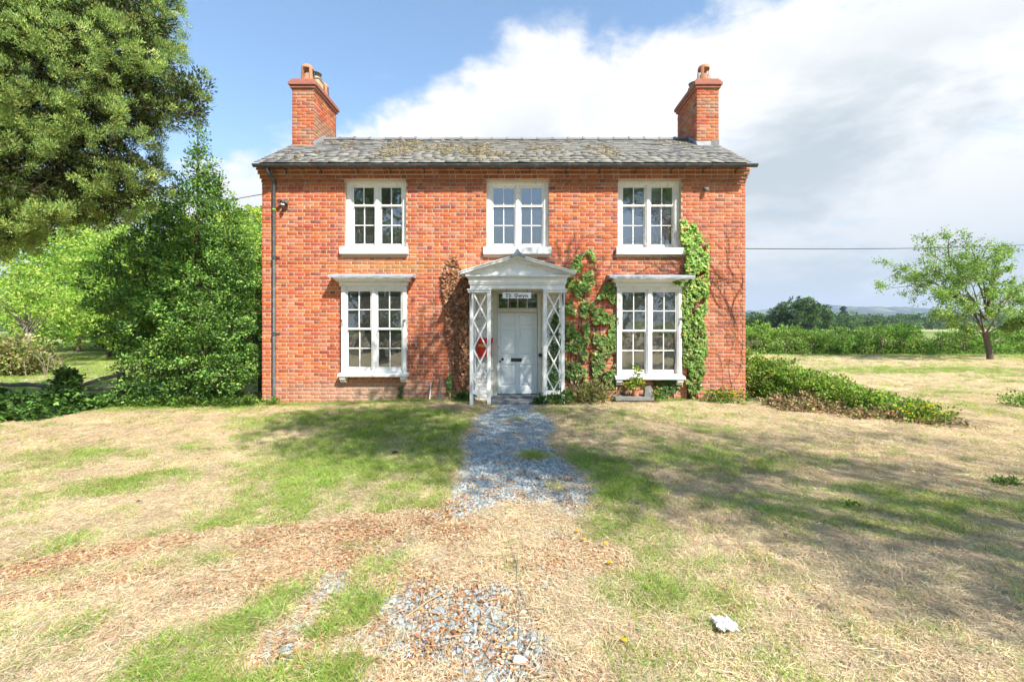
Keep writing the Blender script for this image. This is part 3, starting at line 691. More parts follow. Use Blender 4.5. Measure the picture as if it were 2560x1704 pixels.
def chimney(x0, x1, side):
    y0, y1 = CHY0, CHY1; zt = 7.62
    c = MB(); c.box(x0 + 0.008, x1 - 0.008, y0 + 0.008, y1 - 0.008, 5.4, zt)
    ch = c.build('chimney', M_mortar, house)
    Vv, Cc, fr = [], [], []
    for org, ud, nd, wd, f in (((x0, y0, 0), (1, 0, 0), (0, -1, 0), x1 - x0, 1), ((x0, y0, 0), (0, 1, 0), (-1, 0, 0), y1 - y0, 0), ((x1, y0, 0), (0, 1, 0), (1, 0, 0), y1 - y0, 0), ((x0, y1, 0), (1, 0, 0), (0, 1, 0), x1 - x0, 0)):
        bb = np.array(lay_bricks(wd, 5.75, zt, bond='half', S=0.216, J=0.014)); Vv.append(brick_verts(bb, org, ud, nd, 0.002, rnd=0.004))
        cc = brick_colour(len(bb), np.zeros(len(bb)), np.full(len(bb), 2.0), bb[:, 4] > 2)
        lich = sstep(-0.25, 0.45, vnoise(bb[:, 0] * 1.0 + 9 * side, bb[:, 2], 91 + len(Vv), 3, 2.5))[:, None] * 0.7
        dark = (rng.random(len(bb)) < (0.35 if f else 0.25))[:, None] * 0.35
        cc = cc * (1 - dark) + np.array([0.20, 0.13, 0.09]) * dark
        cc = cc * (1 - lich) + np.array([0.36, 0.25, 0.16]) * lich; Cc.append(cc)
        fr.append((np.full(len(bb), f) > 0) & ((bb[:, 1] - bb[:, 0]) > 0.19) & (bb[:, 2] > 6.2))
    V = np.concatenate(Vv); cols = np.concatenate(Cc); f = np.concatenate(fr); idx = np.nonzero(f)[0][:40]; sel = np.zeros(len(V), bool); sel[idx] = True
    build_bricks(V, cols, ch, sel)
    for nm, e, za, zb in (('cap_course', 0.04, zt, zt + 0.065), ('cap_course', 0.075, zt + 0.066, zt + 0.15), ('cap_course', 0.045, zt + 0.151, zt + 0.20), ('cap_course', 0.012, zt + 0.201, zt + 0.245)):
        k = MB(); k.box(x0 - e, x1 + e, y0 - e, y1 + e, za, zb); k.build(nm, M_capbrick, ch, bevel=0.008)
    xc = (x0 + x1) / 2; t = zt + 0.245
    fl = MB(); fl.lathe([(0.22, 0), (0.2, 0.03), (0.05, 0.04)], xc - 0.02 * side, y0 + 0.30, 14, z=t); fl.build('mortar_flaunching', M_mortar, ch)
    p = MB(); hooded_pot(p, xc + 0.02 * side, y0 + 0.29, t + 0.02); p.build('chimney_pot', M_terra, ch, smooth=False)
    yp = y0 + 0.70
    if side < 0:
        q = MB(); q.box(xc - 0.15, xc + 0.15, yp - 0.15, yp + 0.15, t, t + 0.30).box(xc - 0.17, xc + 0.17, yp - 0.17, yp + 0.17, t + 0.30, t + 0.34).build('chimney_pot', M_buff, ch, bevel=0.012)
        p = MB(); hooded_pot(p, xc, y0 + 1.15, t + 0.01); p.build('chimney_pot', M_terra, ch); zb = t + 0.34
    else:
        yp = y0 + 0.85; q = MB(); q.lathe([(0.15, 0), (0.14, 0.12), (0.15, 0.13), (0.15, 0.16), (0.12, 0.16)], xc, yp, 16, z=t).build('chimney_pot', M_buff, ch); zb = t + 0.16
    k = MB(); k.lathe([(0.10, 0), (0.17, 0.01), (0.17, 0.03), (0.10, 0.04)], xc, yp, 16, z=zb)
    for j in range(14):
        a = j * 2 * PI / 14; k.box(xc + 0.13 * math.cos(a) - 0.005, xc + 0.13 * math.cos(a) + 0.005, yp + 0.13 * math.sin(a) - 0.005, yp + 0.13 * math.sin(a) + 0.005, zb + 0.03, zb + 0.15)
    k.lathe([(0.155, 0.145), (0.16, 0.16), (0.10, 0.185), (0.01, 0.19)], xc, yp, 16, z=zb); k.build('chimney_cowl', M_steel, ch)
    # lead flashing: apron and stepped inner side
    xi = x1 + 0.006 if side < 0 else x0 - 0.006; fl = MB()
    zr = lambda y: EZ + (y - EY) * rz / ry
    fl.box(x0 + (0 if side < 0 else -0.02), x1 + (0.02 if side < 0 else 0) - (0.14 if side > 0 else 0.0), y0 - 0.010, y0 - 0.004, zr(y0) + 0.0, zr(y0) + (0.12 if side > 0 else 0.02))
    prs = [(y0 - 0.03, zr(y0) - 0.02), (y0 - 0.03, zr(y0) + 0.10)]
    for j in range(6):
        ya = y0 - 0.03 + 0.11 * j; prs += [(ya + 0.10, zr(ya) + 0.22 - 0.0 * j), (ya + 0.105, zr(ya + 0.11) + 0.10)]
    prs += [(RY, RZ + 0.05), (RY, RZ - 0.05)]
    fl.prism_x(prs, min(xi, xi + 0.004 * (-side)), max(xi, xi + 0.004 * (-side))); fl.build('lead_flashing', M_lead, ch)
    if side > 0:
        r = MB(); r.box(x1 - 0.19, x1 + 0.008, y0 - 0.012, y0 + 0.3, zr(y0) - 0.3, zr(y0) + 0.16); r.build('render_patch', M_step, ch)
chimney(XL, XL + CW, -1); chimney(XR - CW, XR, 1)

# ------------------------------------------------------------------ windows
def window(x0, x1, z0, z1, yf, rows_up, rows_lo, jamb=0.095, head=0.07, base=0.0, cords=True, lower_in=0.03):
    """two double-hung sash pairs side by side; yf = front plane of the frame"""
    f = MB(); mx = (x0 + x1) / 2; mw = 0.032; yd = yf + 0.14
    f.box(x0, x0 + jamb, yf, yd, z0, z1).box(x1 - jamb, x1, yf, yd, z0, z1).box(x0 + jamb, x1 - jamb, yf + 0.002, yd, z1 - head, z1).box(mx - mw, mx + mw, yf + 0.001, yd, z0 + base, z1 - head)
    f.box(x0 + jamb, x1 - jamb, yf + 0.015, yd, z0, z0 + base + 0.02)
    win = f.build('window', M_white, house, bevel=0.004)
    it = MB()     # inner stop beads, a little set back
    for a, b in ((x0 + jamb, mx - mw), (mx + mw, x1 - jamb)):
        it.box(a, a + 0.022, yf + 0.022, yd, z0 + base + 0.02, z1 - head).box(b - 0.022, b, yf + 0.022, yd, z0 + base + 0.02, z1 - head).box(a + 0.022, b - 0.022, yf + 0.022, yd, z1 - head - 0.03, z1 - head)
    it.build('stop_bead', M_white, win, bevel=0.003)
    for side, (a, b) in enumerate(((x0 + jamb + 0.022, mx - mw - 0.022), (mx + mw + 0.022, x1 - jamb - 0.022))):
        zb, zt = z0 + base + 0.02, z1 - head - 0.03; H = zt - zb; tot = rows_up + rows_lo
        zm = zb + 0.07 + (H - 0.07) * rows_lo / tot
        for (za, zc, ys, nr, br) in ((zm - 0.02, zt, yf + 0.045, rows_up, 0.042), (zb, zm - 0.003, yf + 0.085, rows_lo, 0.085)):
            st = 0.029; s_ = MB(); y2 = ys + 0.036
            tr = 0.032 if za > zb else 0.012
            s_.box(a, a + st, ys, y2, za, zc).box(b - st, b, ys, y2, za, zc).box(a + st, b - st, ys + 0.001, y2, za, za + br).box(a + st, b - st, ys + 0.001, y2, zc - tr, zc)
            for hx in (a + 0.002, b - st + 0.002):
                if za > zb: s_.prism_x([(ys + 0.001, za), (y2 - 0.002, za), (y2 - 0.002, za - 0.045), (ys + 0.02, za - 0.04)], hx, hx + st - 0.004)
            sash = s_.build('sash', M_white, win, bevel=0.003)
            ga, gb_, g0, g1 = a + st, b - st, za + br, zc - tr; bar = MB(); bw = 0.010; cx = (ga + gb_) / 2
            bar.box(cx - bw, cx + bw, ys + 0.004, y2 - 0.006, g0, g1)
            for r in range(1, nr):
                zz = g0 + (g1 - g0) * r / nr; bar.box(ga, cx - bw, ys + 0.005, y2 - 0.007, zz - bw, zz + bw).box(cx + bw, gb_, ys + 0.005, y2 - 0.007, zz - bw, zz + bw)
            bar.build('glazing_bar', M_white, win)
            for r in range(nr):
                for (pa, pb) in ((ga, cx - bw), (cx + bw, gb_)):
                    q0 = g0 + (g1 - g0) * r / nr; q1 = g0 + (g1 - g0) * (r + 1) / nr; c = ((pa + pb) / 2, ys + 0.018, (q0 + q1) / 2)
                    ty, tx = rng.normal(0, 0.004, 2); hw, hh = (pb - pa) / 2, (q1 - q0) / 2
                    V = [(sx * hw, sx * hw * tx + sz * hh * ty, sz * hh) for sx, sz in ((-1, -1), (1, -1), (1, 1), (-1, 1))]
                    me = np_mesh('pane', np.array(V), [np.array([[0, 1, 2, 3]])], M_glass); o = part('pane', me, win); o.location = o.location + Vector(c)
    return win

def casement_stay(win, x, z, y, flip=1):
    k = MB(); k.tube([(x, y - 0.012, z + 0.07), (x, y - 0.02, z + 0.02), (x + 0.006 * flip, y - 0.02, z - 0.03), (x - 0.003 * flip, y - 0.014, z - 0.08)], [0.007, 0.005, 0.007, 0.005], 6)
    k.box(x - 0.004 - 0.03 * (flip > 0), x + 0.004 + 0.03 * (flip < 0), y - 0.024, y - 0.0005, z + 0.055, z + 0.075); k.build('shutter_hook', M_black, win)

for o in up_w:
    wn = window(o['x0'] - 0.0, o['x1'] + 0.0, o['z0'], o['z1'], REC, 1, 2)
    s_ = MB(); s_.prism_x([(-0.10, o['sz0']), (-0.10, o['sz1'] - 0.012), (REC + 0.10, o['sz1'] + 0.010), (REC + 0.10, o['sz0'])], o['s0'], o['s1'])
    s_.build('sill', M_white, wn, bevel=0.005)

BP = -0.10     # the ground floor casings stand proud of the wall
for i, o in enumerate(lo_w):
    wn = window(o['x0'], o['x1'], o['z0'], o['z1'], BP, 2, 2, jamb=0.075, head=0.05, base=0.02)
    x0, x1, z1, z0 = o['x0'], o['x1'], o['z1'], o['z0']
    sd = MB(); sd.box(x0 + 0.002, x0 + 0.05, BP + 0.139, 0.2, z0, z1).box(x1 - 0.05, x1 - 0.002, BP + 0.139, 0.2, z0, z1); sd.build('casing_side', M_white, wn)
    fz = MB(); fz.box(x0 - 0.03, x1 + 0.03, BP - 0.03, 0.0, z1 + 0.001, z1 + 0.085).box(x0 - 0.045, x1 + 0.045, BP - 0.045, 0.0, z1 + 0.086, z1 + 0.10)
    fz.prism_x([(BP - 0.05, z1 + 0.101), (BP - 0.13, z1 + 0.14), (BP - 0.20, z1 + 0.15), (BP - 0.20, z1 + 0.175), (0.0, z1 + 0.175), (0.0, z1 + 0.101)], x0 - 0.10, x1 + 0.10)
    fz.build('cornice', M_white, wn, bevel=0.004)
    ld = MB(); nseg = 26; Vl = []; xa, xb = x0 - 0.20, x1 + 0.20
    for k in range(nseg + 1):
        u = xa + (xb - xa) * k / nseg; dr = 0.010 * math.sin(k * 1.1 + i) + rng.normal(0, 0.004)
        end = 0.015 if k in (0, nseg) else 0
        Vl += [(u, -0.33, z1 + 0.155 + dr + end), (u, -0.335 + dr * 0.4, z1 + 0.20), (u, -0.31, z1 + 0.222), (u, -0.006, z1 + 0.275), (u, -0.006, z1 + 0.176), (u, -0.31, z1 + 0.176)]
    Fl = [(k * 6 + j, k * 6 + (j + 1) % 6, k * 6 + 6 + (j + 1) % 6, k * 6 + 6 + j) for k in range(nseg) for j in range(6)] + [(0, 1, 2, 3, 4, 5), tuple(range(nseg * 6, nseg * 6 + 6))[::-1]]
    ld.add(Vl, Fl); ld.build('lead_hood', M_lead, wn)
    sl = MB(); sl.prism_x([(BP - 0.09, z0 - 0.075), (BP - 0.095, z0 - 0.02), (BP + 0.02, z0 + 0.008), (0.0, z0 + 0.008), (0.0, z0 - 0.075)], x0 - 0.05, x1 + 0.05); sl.build('sill', M_white, wn, bevel=0.006)
    for xa in (x0 - 0.02, x1 - 0.12):
        b = MB(); b.prism_x([(BP - 0.06, z0 - 0.076), (BP - 0.06, z0 - 0.13), (BP - 0.02, z0 - 0.15), (BP - 0.01, z0 - 0.19), (-0.006, z0 - 0.22), (-0.006, z0 - 0.076)], xa, xa + 0.13); b.build('bracket', M_white, wn, bevel=0.006)
    zc = (z0 + z1) / 2 + (0.14 if i == 0 else 0.22)
    casement_stay(wn, x0 + 0.03, zc, BP, 1); casement_stay(wn, x1 - 0.05, zc, BP, -1)
# curtains of the right-hand room
for (a, b) in ((X(1548), X(1575)), (X(1628), X(1652)), (X(1680), X(1692))):
    cm = MB(); pts = []; n_ = 14
    for k in range(n_ + 1): pts.append((a + (b - a) * k / n_, 0.42 + 0.03 * math.sin(k * 1.9)))
    V = [(x, y, zz) for zz in (0.62, 2.3) for x, y in pts]; cm.add(V, [(k, k + 1, n_ + 2 + k, n_ + 1 + k) for k in range(n_)])
    c = cm.build('curtain', M_curtain, None)
    tag(c, {0: 'pale curtain hanging at the left inside the right ground floor window', 1: 'pale curtain in the middle of the right ground floor window', 2: 'narrow pale curtain at the right edge inside the right ground floor window'}[[X(1548), X(1628), X(1680)].index(a)], 'curtain', 'curtains inside the ground floor window')

# ------------------------------------------------------------------ door and porch
yd = 0.13
fr = MB(); dz0, dz1 = Z(984, yd), Z(781, yd); da, db = X(1243.5, yd), X(1343, yd)
fr.box(DX0, da - 0.006, 0.02, 0.24, 0.08, DZ1).box(db + 0.006, DX1, 0.02, 0.24, 0.08, DZ1).box(da - 0.005, db + 0.005, 0.021, 0.24, Z(733, 0.05), DZ1)
fr.box(da - 0.005, db + 0.005, 0.05, 0.24, dz1 + 0.006, dz1 + 0.085)
door = empty('door', (0, yd, dz0), None, None); del_keys = None
door.parent = house; door.location = Vector((0, yd, dz0)) - house.location
fr.build('door_frame', M_cream, door, bevel=0.004)
dm = MB(); dm.box(da, db, yd + 0.018, yd + 0.05, dz0, dz1)
sc_ = 5.807; ox, oy = 1140, 760
def D_(x, y): return X(ox + x / sc_, yd), Z(oy + y / sc_, yd)
# stiles and rails stand 18 mm proud of the panels' ground
rects = []
st = [(600, 628), (862, 905), (1140, 1180)]
zt_ = [(120, 155), (325, 368), (745, 872), (1190, 1300)]
for a, b in st: xa, _ = D_(a, 0); xb, _ = D_(b, 0); dm.box(xa, xb, yd, yd + 0.018, dz0, dz1)
for c, e in zt_:
    _, za = D_(0, e); _, zb = D_(0, c)
    for a, b in ((628, 862), (905, 1140)):
        xa, _ = D_(a, 0); xb, _ = D_(b, 0); dm.box(xa, xb, yd + 0.0005, yd + 0.018, max(za, dz0), min(zb, dz1))
dl = dm.build('door_leaf', M_door, door, bevel=0.004)
for c, e in ((155, 325), (368, 745), (872, 1190)):
    for a, b in ((628, 862), (905, 1140)):
        xa, za = D_(a, e); xb, zb = D_(b, c); pn = MB(); m = 0.022
        V = [(xa + m, yd + 0.0175, za + m), (xb - m, yd + 0.0175, za + m), (xb - m, yd + 0.0175, zb - m), (xa + m, yd + 0.0175, zb - m)]
        m2 = m + 0.03; V += [(xa + m2, yd + 0.007, za + m2), (xb - m2, yd + 0.007, za + m2), (xb - m2, yd + 0.007, zb - m2), (xa + m2, yd + 0.007, zb - m2)]
        pn.add(V, [(0, 1, 5, 4), (1, 2, 6, 5), (2, 3, 7, 6), (3, 0, 4, 7), (4, 5, 6, 7)]); pn.build('door_panel', M_door, door)
def yknob(mb, x, z, y, r, dep):
    k = 14; prof = [(r * 0.5, 0), (r * 0.5, -dep * 0.5), (r, -dep * 0.55), (r, -dep * 0.85), (r * 0.6, -dep)]
    V = [(x + rr * math.cos(2 * PI * j / k), y + h, z + rr * math.sin(2 * PI * j / k)) for rr, h in prof for j in range(k)]
    mb.add(V, [(i * k + j, i * k + (j + 1) % k, (i + 1) * k + (j + 1) % k, (i + 1) * k + j) for i in range(4) for j in range(k)] + [tuple(range(4 * k, 5 * k))])
x, z = D_(676, 797); q = MB(); yknob(q, x, z, yd, 0.030, 0.055); q.build('door_knob', M_black, door)
x, z = D_(640, 832); q = MB(); yknob(q, x, z, yd, 0.022, 0.015); q.build('lock', M_black, door)
x, z = D_(614, 622); q = MB(); yknob(q, x, z, yd, 0.012, 0.012); q.build('latch', M_black, door)
xa, za = D_(798, 835); xb, zb = D_(957, 783); q = MB(); q.box(xa, xb, yd - 0.006, yd - 0.0005, za, zb).box(xa + 0.02, xb - 0.02, yd - 0.011, yd - 0.0065, za + 0.018, zb - 0.014); q.build('letter_plate', M_black, door, bevel=0.002)
x, z = X(1351, 0.02), Z(887, 0.02); q = MB(); yknob(q, x, z, 0.019, 0.045, 0.03); yknob(q, x, z, -0.008, 0.02, 0.025); q.build('bell_pull', M_black, door)
# fanlight of four panes
fx0, fx1, fz0, fz1 = X(1247, 0.1), X(1342, 0.1), dz1 + 0.10, Z(735, 0.1); q = MB()
q.box(da - 0.004, fx0, 0.09, 0.13, dz1 + 0.086, DZ1 - 0.02).box(fx1, db + 0.004, 0.09, 0.13, dz1 + 0.086, DZ1 - 0.02).box(fx0, fx1, 0.091, 0.13, dz1 + 0.086, fz0).box(fx0, fx1, 0.091, 0.13, fz1, DZ1 - 0.02)
for k in range(1, 4): xx = fx0 + (fx1 - fx0) * k / 4; q.box(xx - 0.012, xx + 0.012, 0.092, 0.125, fz0, fz1)
fl = q.build('fanlight', M_cream, door)
for k in range(4):
    w4 = (fx1 - fx0) / 4; me = np_mesh('pane', np.array([(-w4 / 2, 0, -(fz1 - fz0) / 2), (w4 / 2, 0, -(fz1 - fz0) / 2), (w4 / 2, 0, (fz1 - fz0) / 2), (-w4 / 2, 0, (fz1 - fz0) / 2)]), [np.array([[0, 1, 2, 3]])], M_glass)
    o = part('pane', me, door); o.location = o.location + Vector((fx0 + w4 * (k + 0.5), 0.11, (fz0 + fz1) / 2))
q = MB(); q.box(DX0 - 0.02, DX1 + 0.02, -0.10, 0.26, 0.08, dz0 - 0.012); q.build('threshold', M_step, door, bevel=0.01)
q = MB(); q.box(X(1218), X(1362), -0.52, -0.101, -0.02, 0.145); q.build('slate_step', M_step, door, bevel=0.014)

PP = -0.65
porch = empty('porch', (0, 0, 0), None, None); porch.parent = house; porch.location = Vector((0, PP, 0)) - house.location
def gpost(x0, x1, y0, y1, zb, zt): q = MB(); q.box(x0, x1, y0, y1, zb, zt); return q.build('post', M_white, porch, bevel=0.005)
y1_ = PP + 0.075; zT = Z(731, PP); ZB = 0.04
posts = [(1174, 1182.8), (1217.5, 1226.7), (1358, 1367), (1403, 1411.7)]
for a, b in posts: gpost(X(a, PP), X(b, PP), PP, y1_, ZB, zT)
for a, b in ((posts[0]), (posts[3])): gpost(X(a, PP), X(b, PP), -0.075, -0.012, 0.05, zT)
for a, b in ((1182.8, 1217.5), (1367, 1403)):
    xa, xb = X(a, PP), X(b, PP); q = MB(); q.box(xa, xb, PP + 0.01, PP + 0.06, Z(986, PP), Z(976, PP)); q.build('rail', M_white, porch, bevel=0.003)
    # lattice of crossing laths
    z0, z1 = Z(976, PP), zT; n_ = 3.5; hh = (z1 - z0) / n_; tw = 0.0145
    def lath(xs, zs, xe, ze, yy, pr):
        dx_, dz_ = xe - xs, ze - zs; L = math.hypot(dx_, dz_); nx_, nz_ = -dz_ / L * tw, dx_ / L * tw
        q = MB(); q.prism([(xs + nx_, zs + nz_), (xs - nx_, zs - nz_), (xe - nx_, ze - nz_), (xe + nx_, ze + nz_)], yy, yy + 0.010); q.build('lath', M_white, pr)
    for k in range(4):
        zt = z1 - k * hh; zb = zt - hh
        if k < 3:
            lath(xa, zt, xb, zb, PP + 0.022, porch); lath(xb, zt, xa, zb, PP + 0.033, porch)
        else:
            xm = (xa + xb) / 2; lath(xa, zt, xm, z0, PP + 0.022, porch); lath(xb, zt, xm, z0, PP + 0.033, porch)
ent = [(1169.5, 1227, 722, 731, 0.02), (1359, 1417, 722, 731, 0.02)]
q = MB()
for a, b, c, e, pr in ent:
    q.box(X(a, PP), X(b, PP), PP - 0.02, -0.01, Z(e, PP), Z(725.5, PP)); q.box(X(a - 2, PP), X(b + 1, PP), PP - 0.04, -0.01, Z(725.5, PP) + 0.001, Z(722, PP))
q.build('capital', M_white, porch, bevel=0.004)
q = MB(); ex0, ex1 = X(1175, PP), X(1413, PP)
q.box(ex0, ex1, PP, -0.008, Z(722, PP) + 0.001, Z(711, PP)); q.box(ex0 - 0.02, ex1 + 0.02, PP - 0.02, -0.007, Z(711, PP) + 0.001, Z(707, PP)); q.box(ex0 - 0.03, ex1 + 0.03, PP - 0.03, -0.006, Z(707, PP) + 0.001, Z(695.5, PP))
q.box(ex0 - 0.05, ex1 + 0.05, PP - 0.055, -0.005, Z(695.5, PP) + 0.001, Z(692, PP)); q.box(ex0 - 0.085, ex1 + 0.085, PP - 0.09, -0.004, Z(692, PP) + 0.001, Z(687.5, PP - 0.05))
q.build('entablature', M_white, porch, bevel=0.004)
# pediment
zb = Z(687.5, PP) + 0.002; xc = (ex0 + ex1) / 2; za = Z(642, PP - 0.1); hw = (ex1 - ex0) / 2 + 0.085
q = MB(); q.prism([(xc - hw, zb), (xc + hw, zb), (xc, zb + hw * 0.30)], PP + 0.02, -0.006); q.build('tympanum', M_white, porch)
sl_ = 0.30; ov = 0.11
for sgn in (-1, 1):
    q = MB()
    def rk(d0, d1, yy0, yy1, ext): # raking board: offset d0..d1 above the slope line
        e = hw + ext; pts = [(xc, zb + hw * sl_ + d0), (xc + sgn * e, zb - (e - hw) * sl_ + d0), (xc + sgn * e, zb - (e - hw) * sl_ + d1), (xc, zb + hw * sl_ + d1)]
        q.prism(pts if sgn > 0 else pts[::-1], yy0, yy1)
    rk(-0.035, 0.0, PP - 0.02, PP + 0.019, -0.02); rk(0.001, 0.03, PP - 0.06, -0.006, 0.02); rk(0.031, 0.08, PP - 0.12, -0.005, ov)
    q.build('raking_cornice', M_white, porch, bevel=0.004)
    q = MB(); rk(0.081, 0.098, PP - 0.135, -0.004, ov + 0.03); q.build('porch_roof', M_slate, porch)
    o = porch.children[-1]; a = o.data.attributes['Col']; nn = len(o.data.vertices); c = np.ones((nn, 4), np.float32); c[:, :3] = (0.09, 0.095, 0.10); a.data.foreach_set('color', c.ravel())
    for k in range(4):   # soaker flashings stepping up the wall
        e = hw * (0.85 - 0.22 * k); zz = zb + (hw - e) * sl_ + 0.10; q = MB(); q.box(xc + sgn * e - 0.11, xc + sgn * e + 0.11, -0.022, -0.009, zz, zz + 0.085); q.build('lead_soaker', M_lead, porch)
q = MB(); zz = zb + hw * sl_ + 0.10; V = []
pr_ = [(-0.17, -0.055), (-0.10, -0.012), (-0.05, 0.03), (-0.02, 0.085), (0.02, 0.085), (0.05, 0.03), (0.10, -0.012), (0.17, -0.055), (0.14, -0.085), (0, -0.035), (-0.14, -0.085)]
q.prism([(xc + a, zz + b) for a, b in pr_], PP - 0.16, -0.05); q.build('lead_ridge_cap', M_lead, porch, bevel=0.008)
for sgn, pxx in ((-1, 1178.5), (1, 1407)):
    xx = X(pxx, PP) + 0.004 * sgn; z1 = Z(732, PP); q = MB(); q.tube([(xx, PP - 0.012, z1), (xx + 0.004 * sgn, PP - 0.012, z1 - 0.27)], [0.010, 0.005], 5).tube([(xx - 0.02, PP - 0.012, z1 - 0.02), (xx, PP - 0.016, z1 - 0.26)], [0.006, 0.004], 5); q.build('shade_bracket', M_black, porch)

# the name board
SY = PP + 0.05
sx0, sx1, sz0, sz1 = X(1256.4, SY), X(1327.6, SY), Z(746, SY), Z(731, SY)
sg = MB(); sg.box(sx0, sx1, SY - 0.02, SY, sz0, sz1); sign = sg.build('name_sign', M_sign, None, bevel=0.002)
tag(sign, 'white house name board with black letters hanging over the front door', 'sign')
lt = MB(); sc2 = (sx1 - sx0) / 540.0; base_z = sz1 - 85 * sc2
def stroke(pts, wd=9):
    wd *= 1.45
    for (a, b), (c, e) in zip(pts[:-1], pts[1:]):
        xa, za_, xb, zb_ = sx0 + a * sc2, sz1 - b * sc2, sx0 + c * sc2, sz1 - e * sc2; L = math.hypot(xb - xa, zb_ - za_) + 1e-9; nx_, nz_ = -(zb_ - za_) / L * wd * sc2 / 2, (xb - xa) / L * wd * sc2 / 2
        lt.prism([(xa + nx_, za_ + nz_), (xa - nx_, za_ - nz_), (xb - nx_, zb_ - nz_), (xb + nx_, zb_ + nz_)], SY - 0.0225, SY - 0.0202)
def glyph(g, x, big=1):
    b = 86; m = 52; t = 28
    if g == 'T': stroke([(x, t), (x + 58, t)], 9); stroke([(x + 29, t), (x + 29, b)], 11); stroke([(x + 15, b), (x + 43, b)], 7); stroke([(x + 2, t), (x + 2, t + 14)], 6); stroke([(x + 56, t), (x + 56, t + 14)], 6)
    if g == 'y': stroke([(x + 5, m), (x + 25, b)], 9); stroke([(x + 45, m), (x + 25, b), (x + 14, b + 16), (x + 3, b + 17)], 7); stroke([(x - 3, m), (x + 16, m)], 6); stroke([(x + 34, m), (x + 52, m)], 6)
    if g == '^': stroke([(x + 8, m - 12), (x + 25, m - 28), (x + 42, m - 12)], 7)
    if g == 'G': stroke([(x + 52, t + 14), (x + 42, t + 2), (x + 26, t), (x + 10, t + 8), (x + 3, t + 30), (x + 10, b - 8), (x + 26, b), (x + 42, b - 4), (x + 50, b - 14), (x + 50, b - 28)], 9); stroke([(x + 32, b - 28), (x + 58, b - 28)], 7); stroke([(x + 53, t), (x + 53, t + 16)], 6)
    if g == 'w': stroke([(x + 4, m), (x + 18, b), (x + 32, m + 4), (x + 46, b), (x + 60, m)], 8); stroke([(x - 4, m), (x + 14, m)], 6); stroke([(x + 50, m), (x + 68, m)], 6)
    if g == 'n': stroke([(x + 8, m), (x + 8, b)], 9); stroke([(x + 8, m + 8), (x + 22, m), (x + 36, m + 3), (x + 41, m + 14), (x + 41, b)], 8); stroke([(x - 2, b), (x + 18, b)], 6); stroke([(x + 31, b), (x + 51, b)], 6); stroke([(x - 2, m), (x + 8, m)], 6)
hk = MB(); [hk.box(q_ - 0.004, q_ + 0.004, SY - 0.012, SY - 0.006, sz1, Z(721.5, PP)) for q_ in (sx0 + 0.08, sx1 - 0.08)]; hk.build('hanger', M_black, sign)
for g, x in (('T', 56), ('y', 118), ('^', 118), ('G', 228), ('w', 300), ('y', 376), ('n', 432)): glyph(g, x)
lt.build('lettering', M_letter, sign)

# post box
bx0, bx1, bz0, bz1 = X(1192, -0.1), X(1230, -0.1), Z(892, -0.1), Z(858, -0.1)
pb = empty('post_box', (bx0, -0.1, bz0), 'red wall mounted letter box with brass flap behind the left porch trellis', 'letter box')
q = MB(); q.box(bx0 + 0.008, bx1 - 0.012, -0.115, -0.012, bz0, bz1).build('body', M_red, pb, bevel=0.006)
q = MB(); q.prism_x([(-0.135, bz1 - 0.005), (-0.14, bz1 + 0.015), (-0.012, Z(844, -0.02)), (-0.012, bz1 + 0.001), (-0.12, bz1 + 0.001)], bx0 - 0.005, bx1 + 0.012); q.build('lid', M_red, pb, bevel=0.004)
q = MB(); q.box(bx0 + 0.035, bx1 - 0.05, -0.121, -0.1155, bz1 - 0.075, bz1 - 0.01).build('flap', M_brass, pb, bevel=0.002)

# security light
lx, lz = X(708, -0.1), Z(508, -0.1); li = empty('security_light', (lx, 0, lz), 'black twin spotlight with motion sensor on brick beside the downpipe', 'light')
q = MB(); q.box(lx - 0.04, lx + 0.04, -0.05, -0.005, lz - 0.02, lz + 0.05); q.tube([(lx, -0.05, lz + 0.02), (lx, -0.11, lz + 0.0)], 0.02, 8).build('bracket', M_black, li)
for sgn in (-1, 1):
    q = MB(); c = Vector((lx + 0.075 * sgn, -0.10, lz + 0.045)); dd = Vector((0.35 * sgn, -1, -0.35)).normalized()
    q.tube([c - dd * 0.05, c - dd * 0.02, c + dd * 0.03, c + dd * 0.035], [0.02, 0.038, 0.045, 0.045], 12); q.tube([c - dd * 0.03, (lx, -0.06, lz + 0.02)], 0.012, 6); hd_ = q.build('lamp_head', M_black, li)
    q = MB(); q.tube([c + dd * 0.0355, c + dd * 0.038], 0.036, 12).build('lens', M_lens, hd_)
q = MB(); q.tube([(lx, -0.10, lz), (lx, -0.12, lz - 0.05), (lx, -0.12, lz - 0.10)], [0.028, 0.04, 0.036], 12).build('sensor', M_black, li)
q = MB(); q.tube([(lx, -0.12, lz - 0.025), (lx, -0.12, lz - 0.045)], 0.0415, 12).build('sensor_band', M_sign, li)
# small vent cowl near the top right corner of the wall
vx, vz = X(1765, -0.05), Z(475, -0.05); q = MB(); yknob(q, vx, vz, -0.004, 0.045, 0.13); q.box(vx - 0.05, vx + 0.02, -0.10, -0.05, vz + 0.012, vz + 0.045)
tag(q.build('overflow_outlet', M_stone), 'small grey outlet stub near the top right corner of the brick wall', 'pipe')
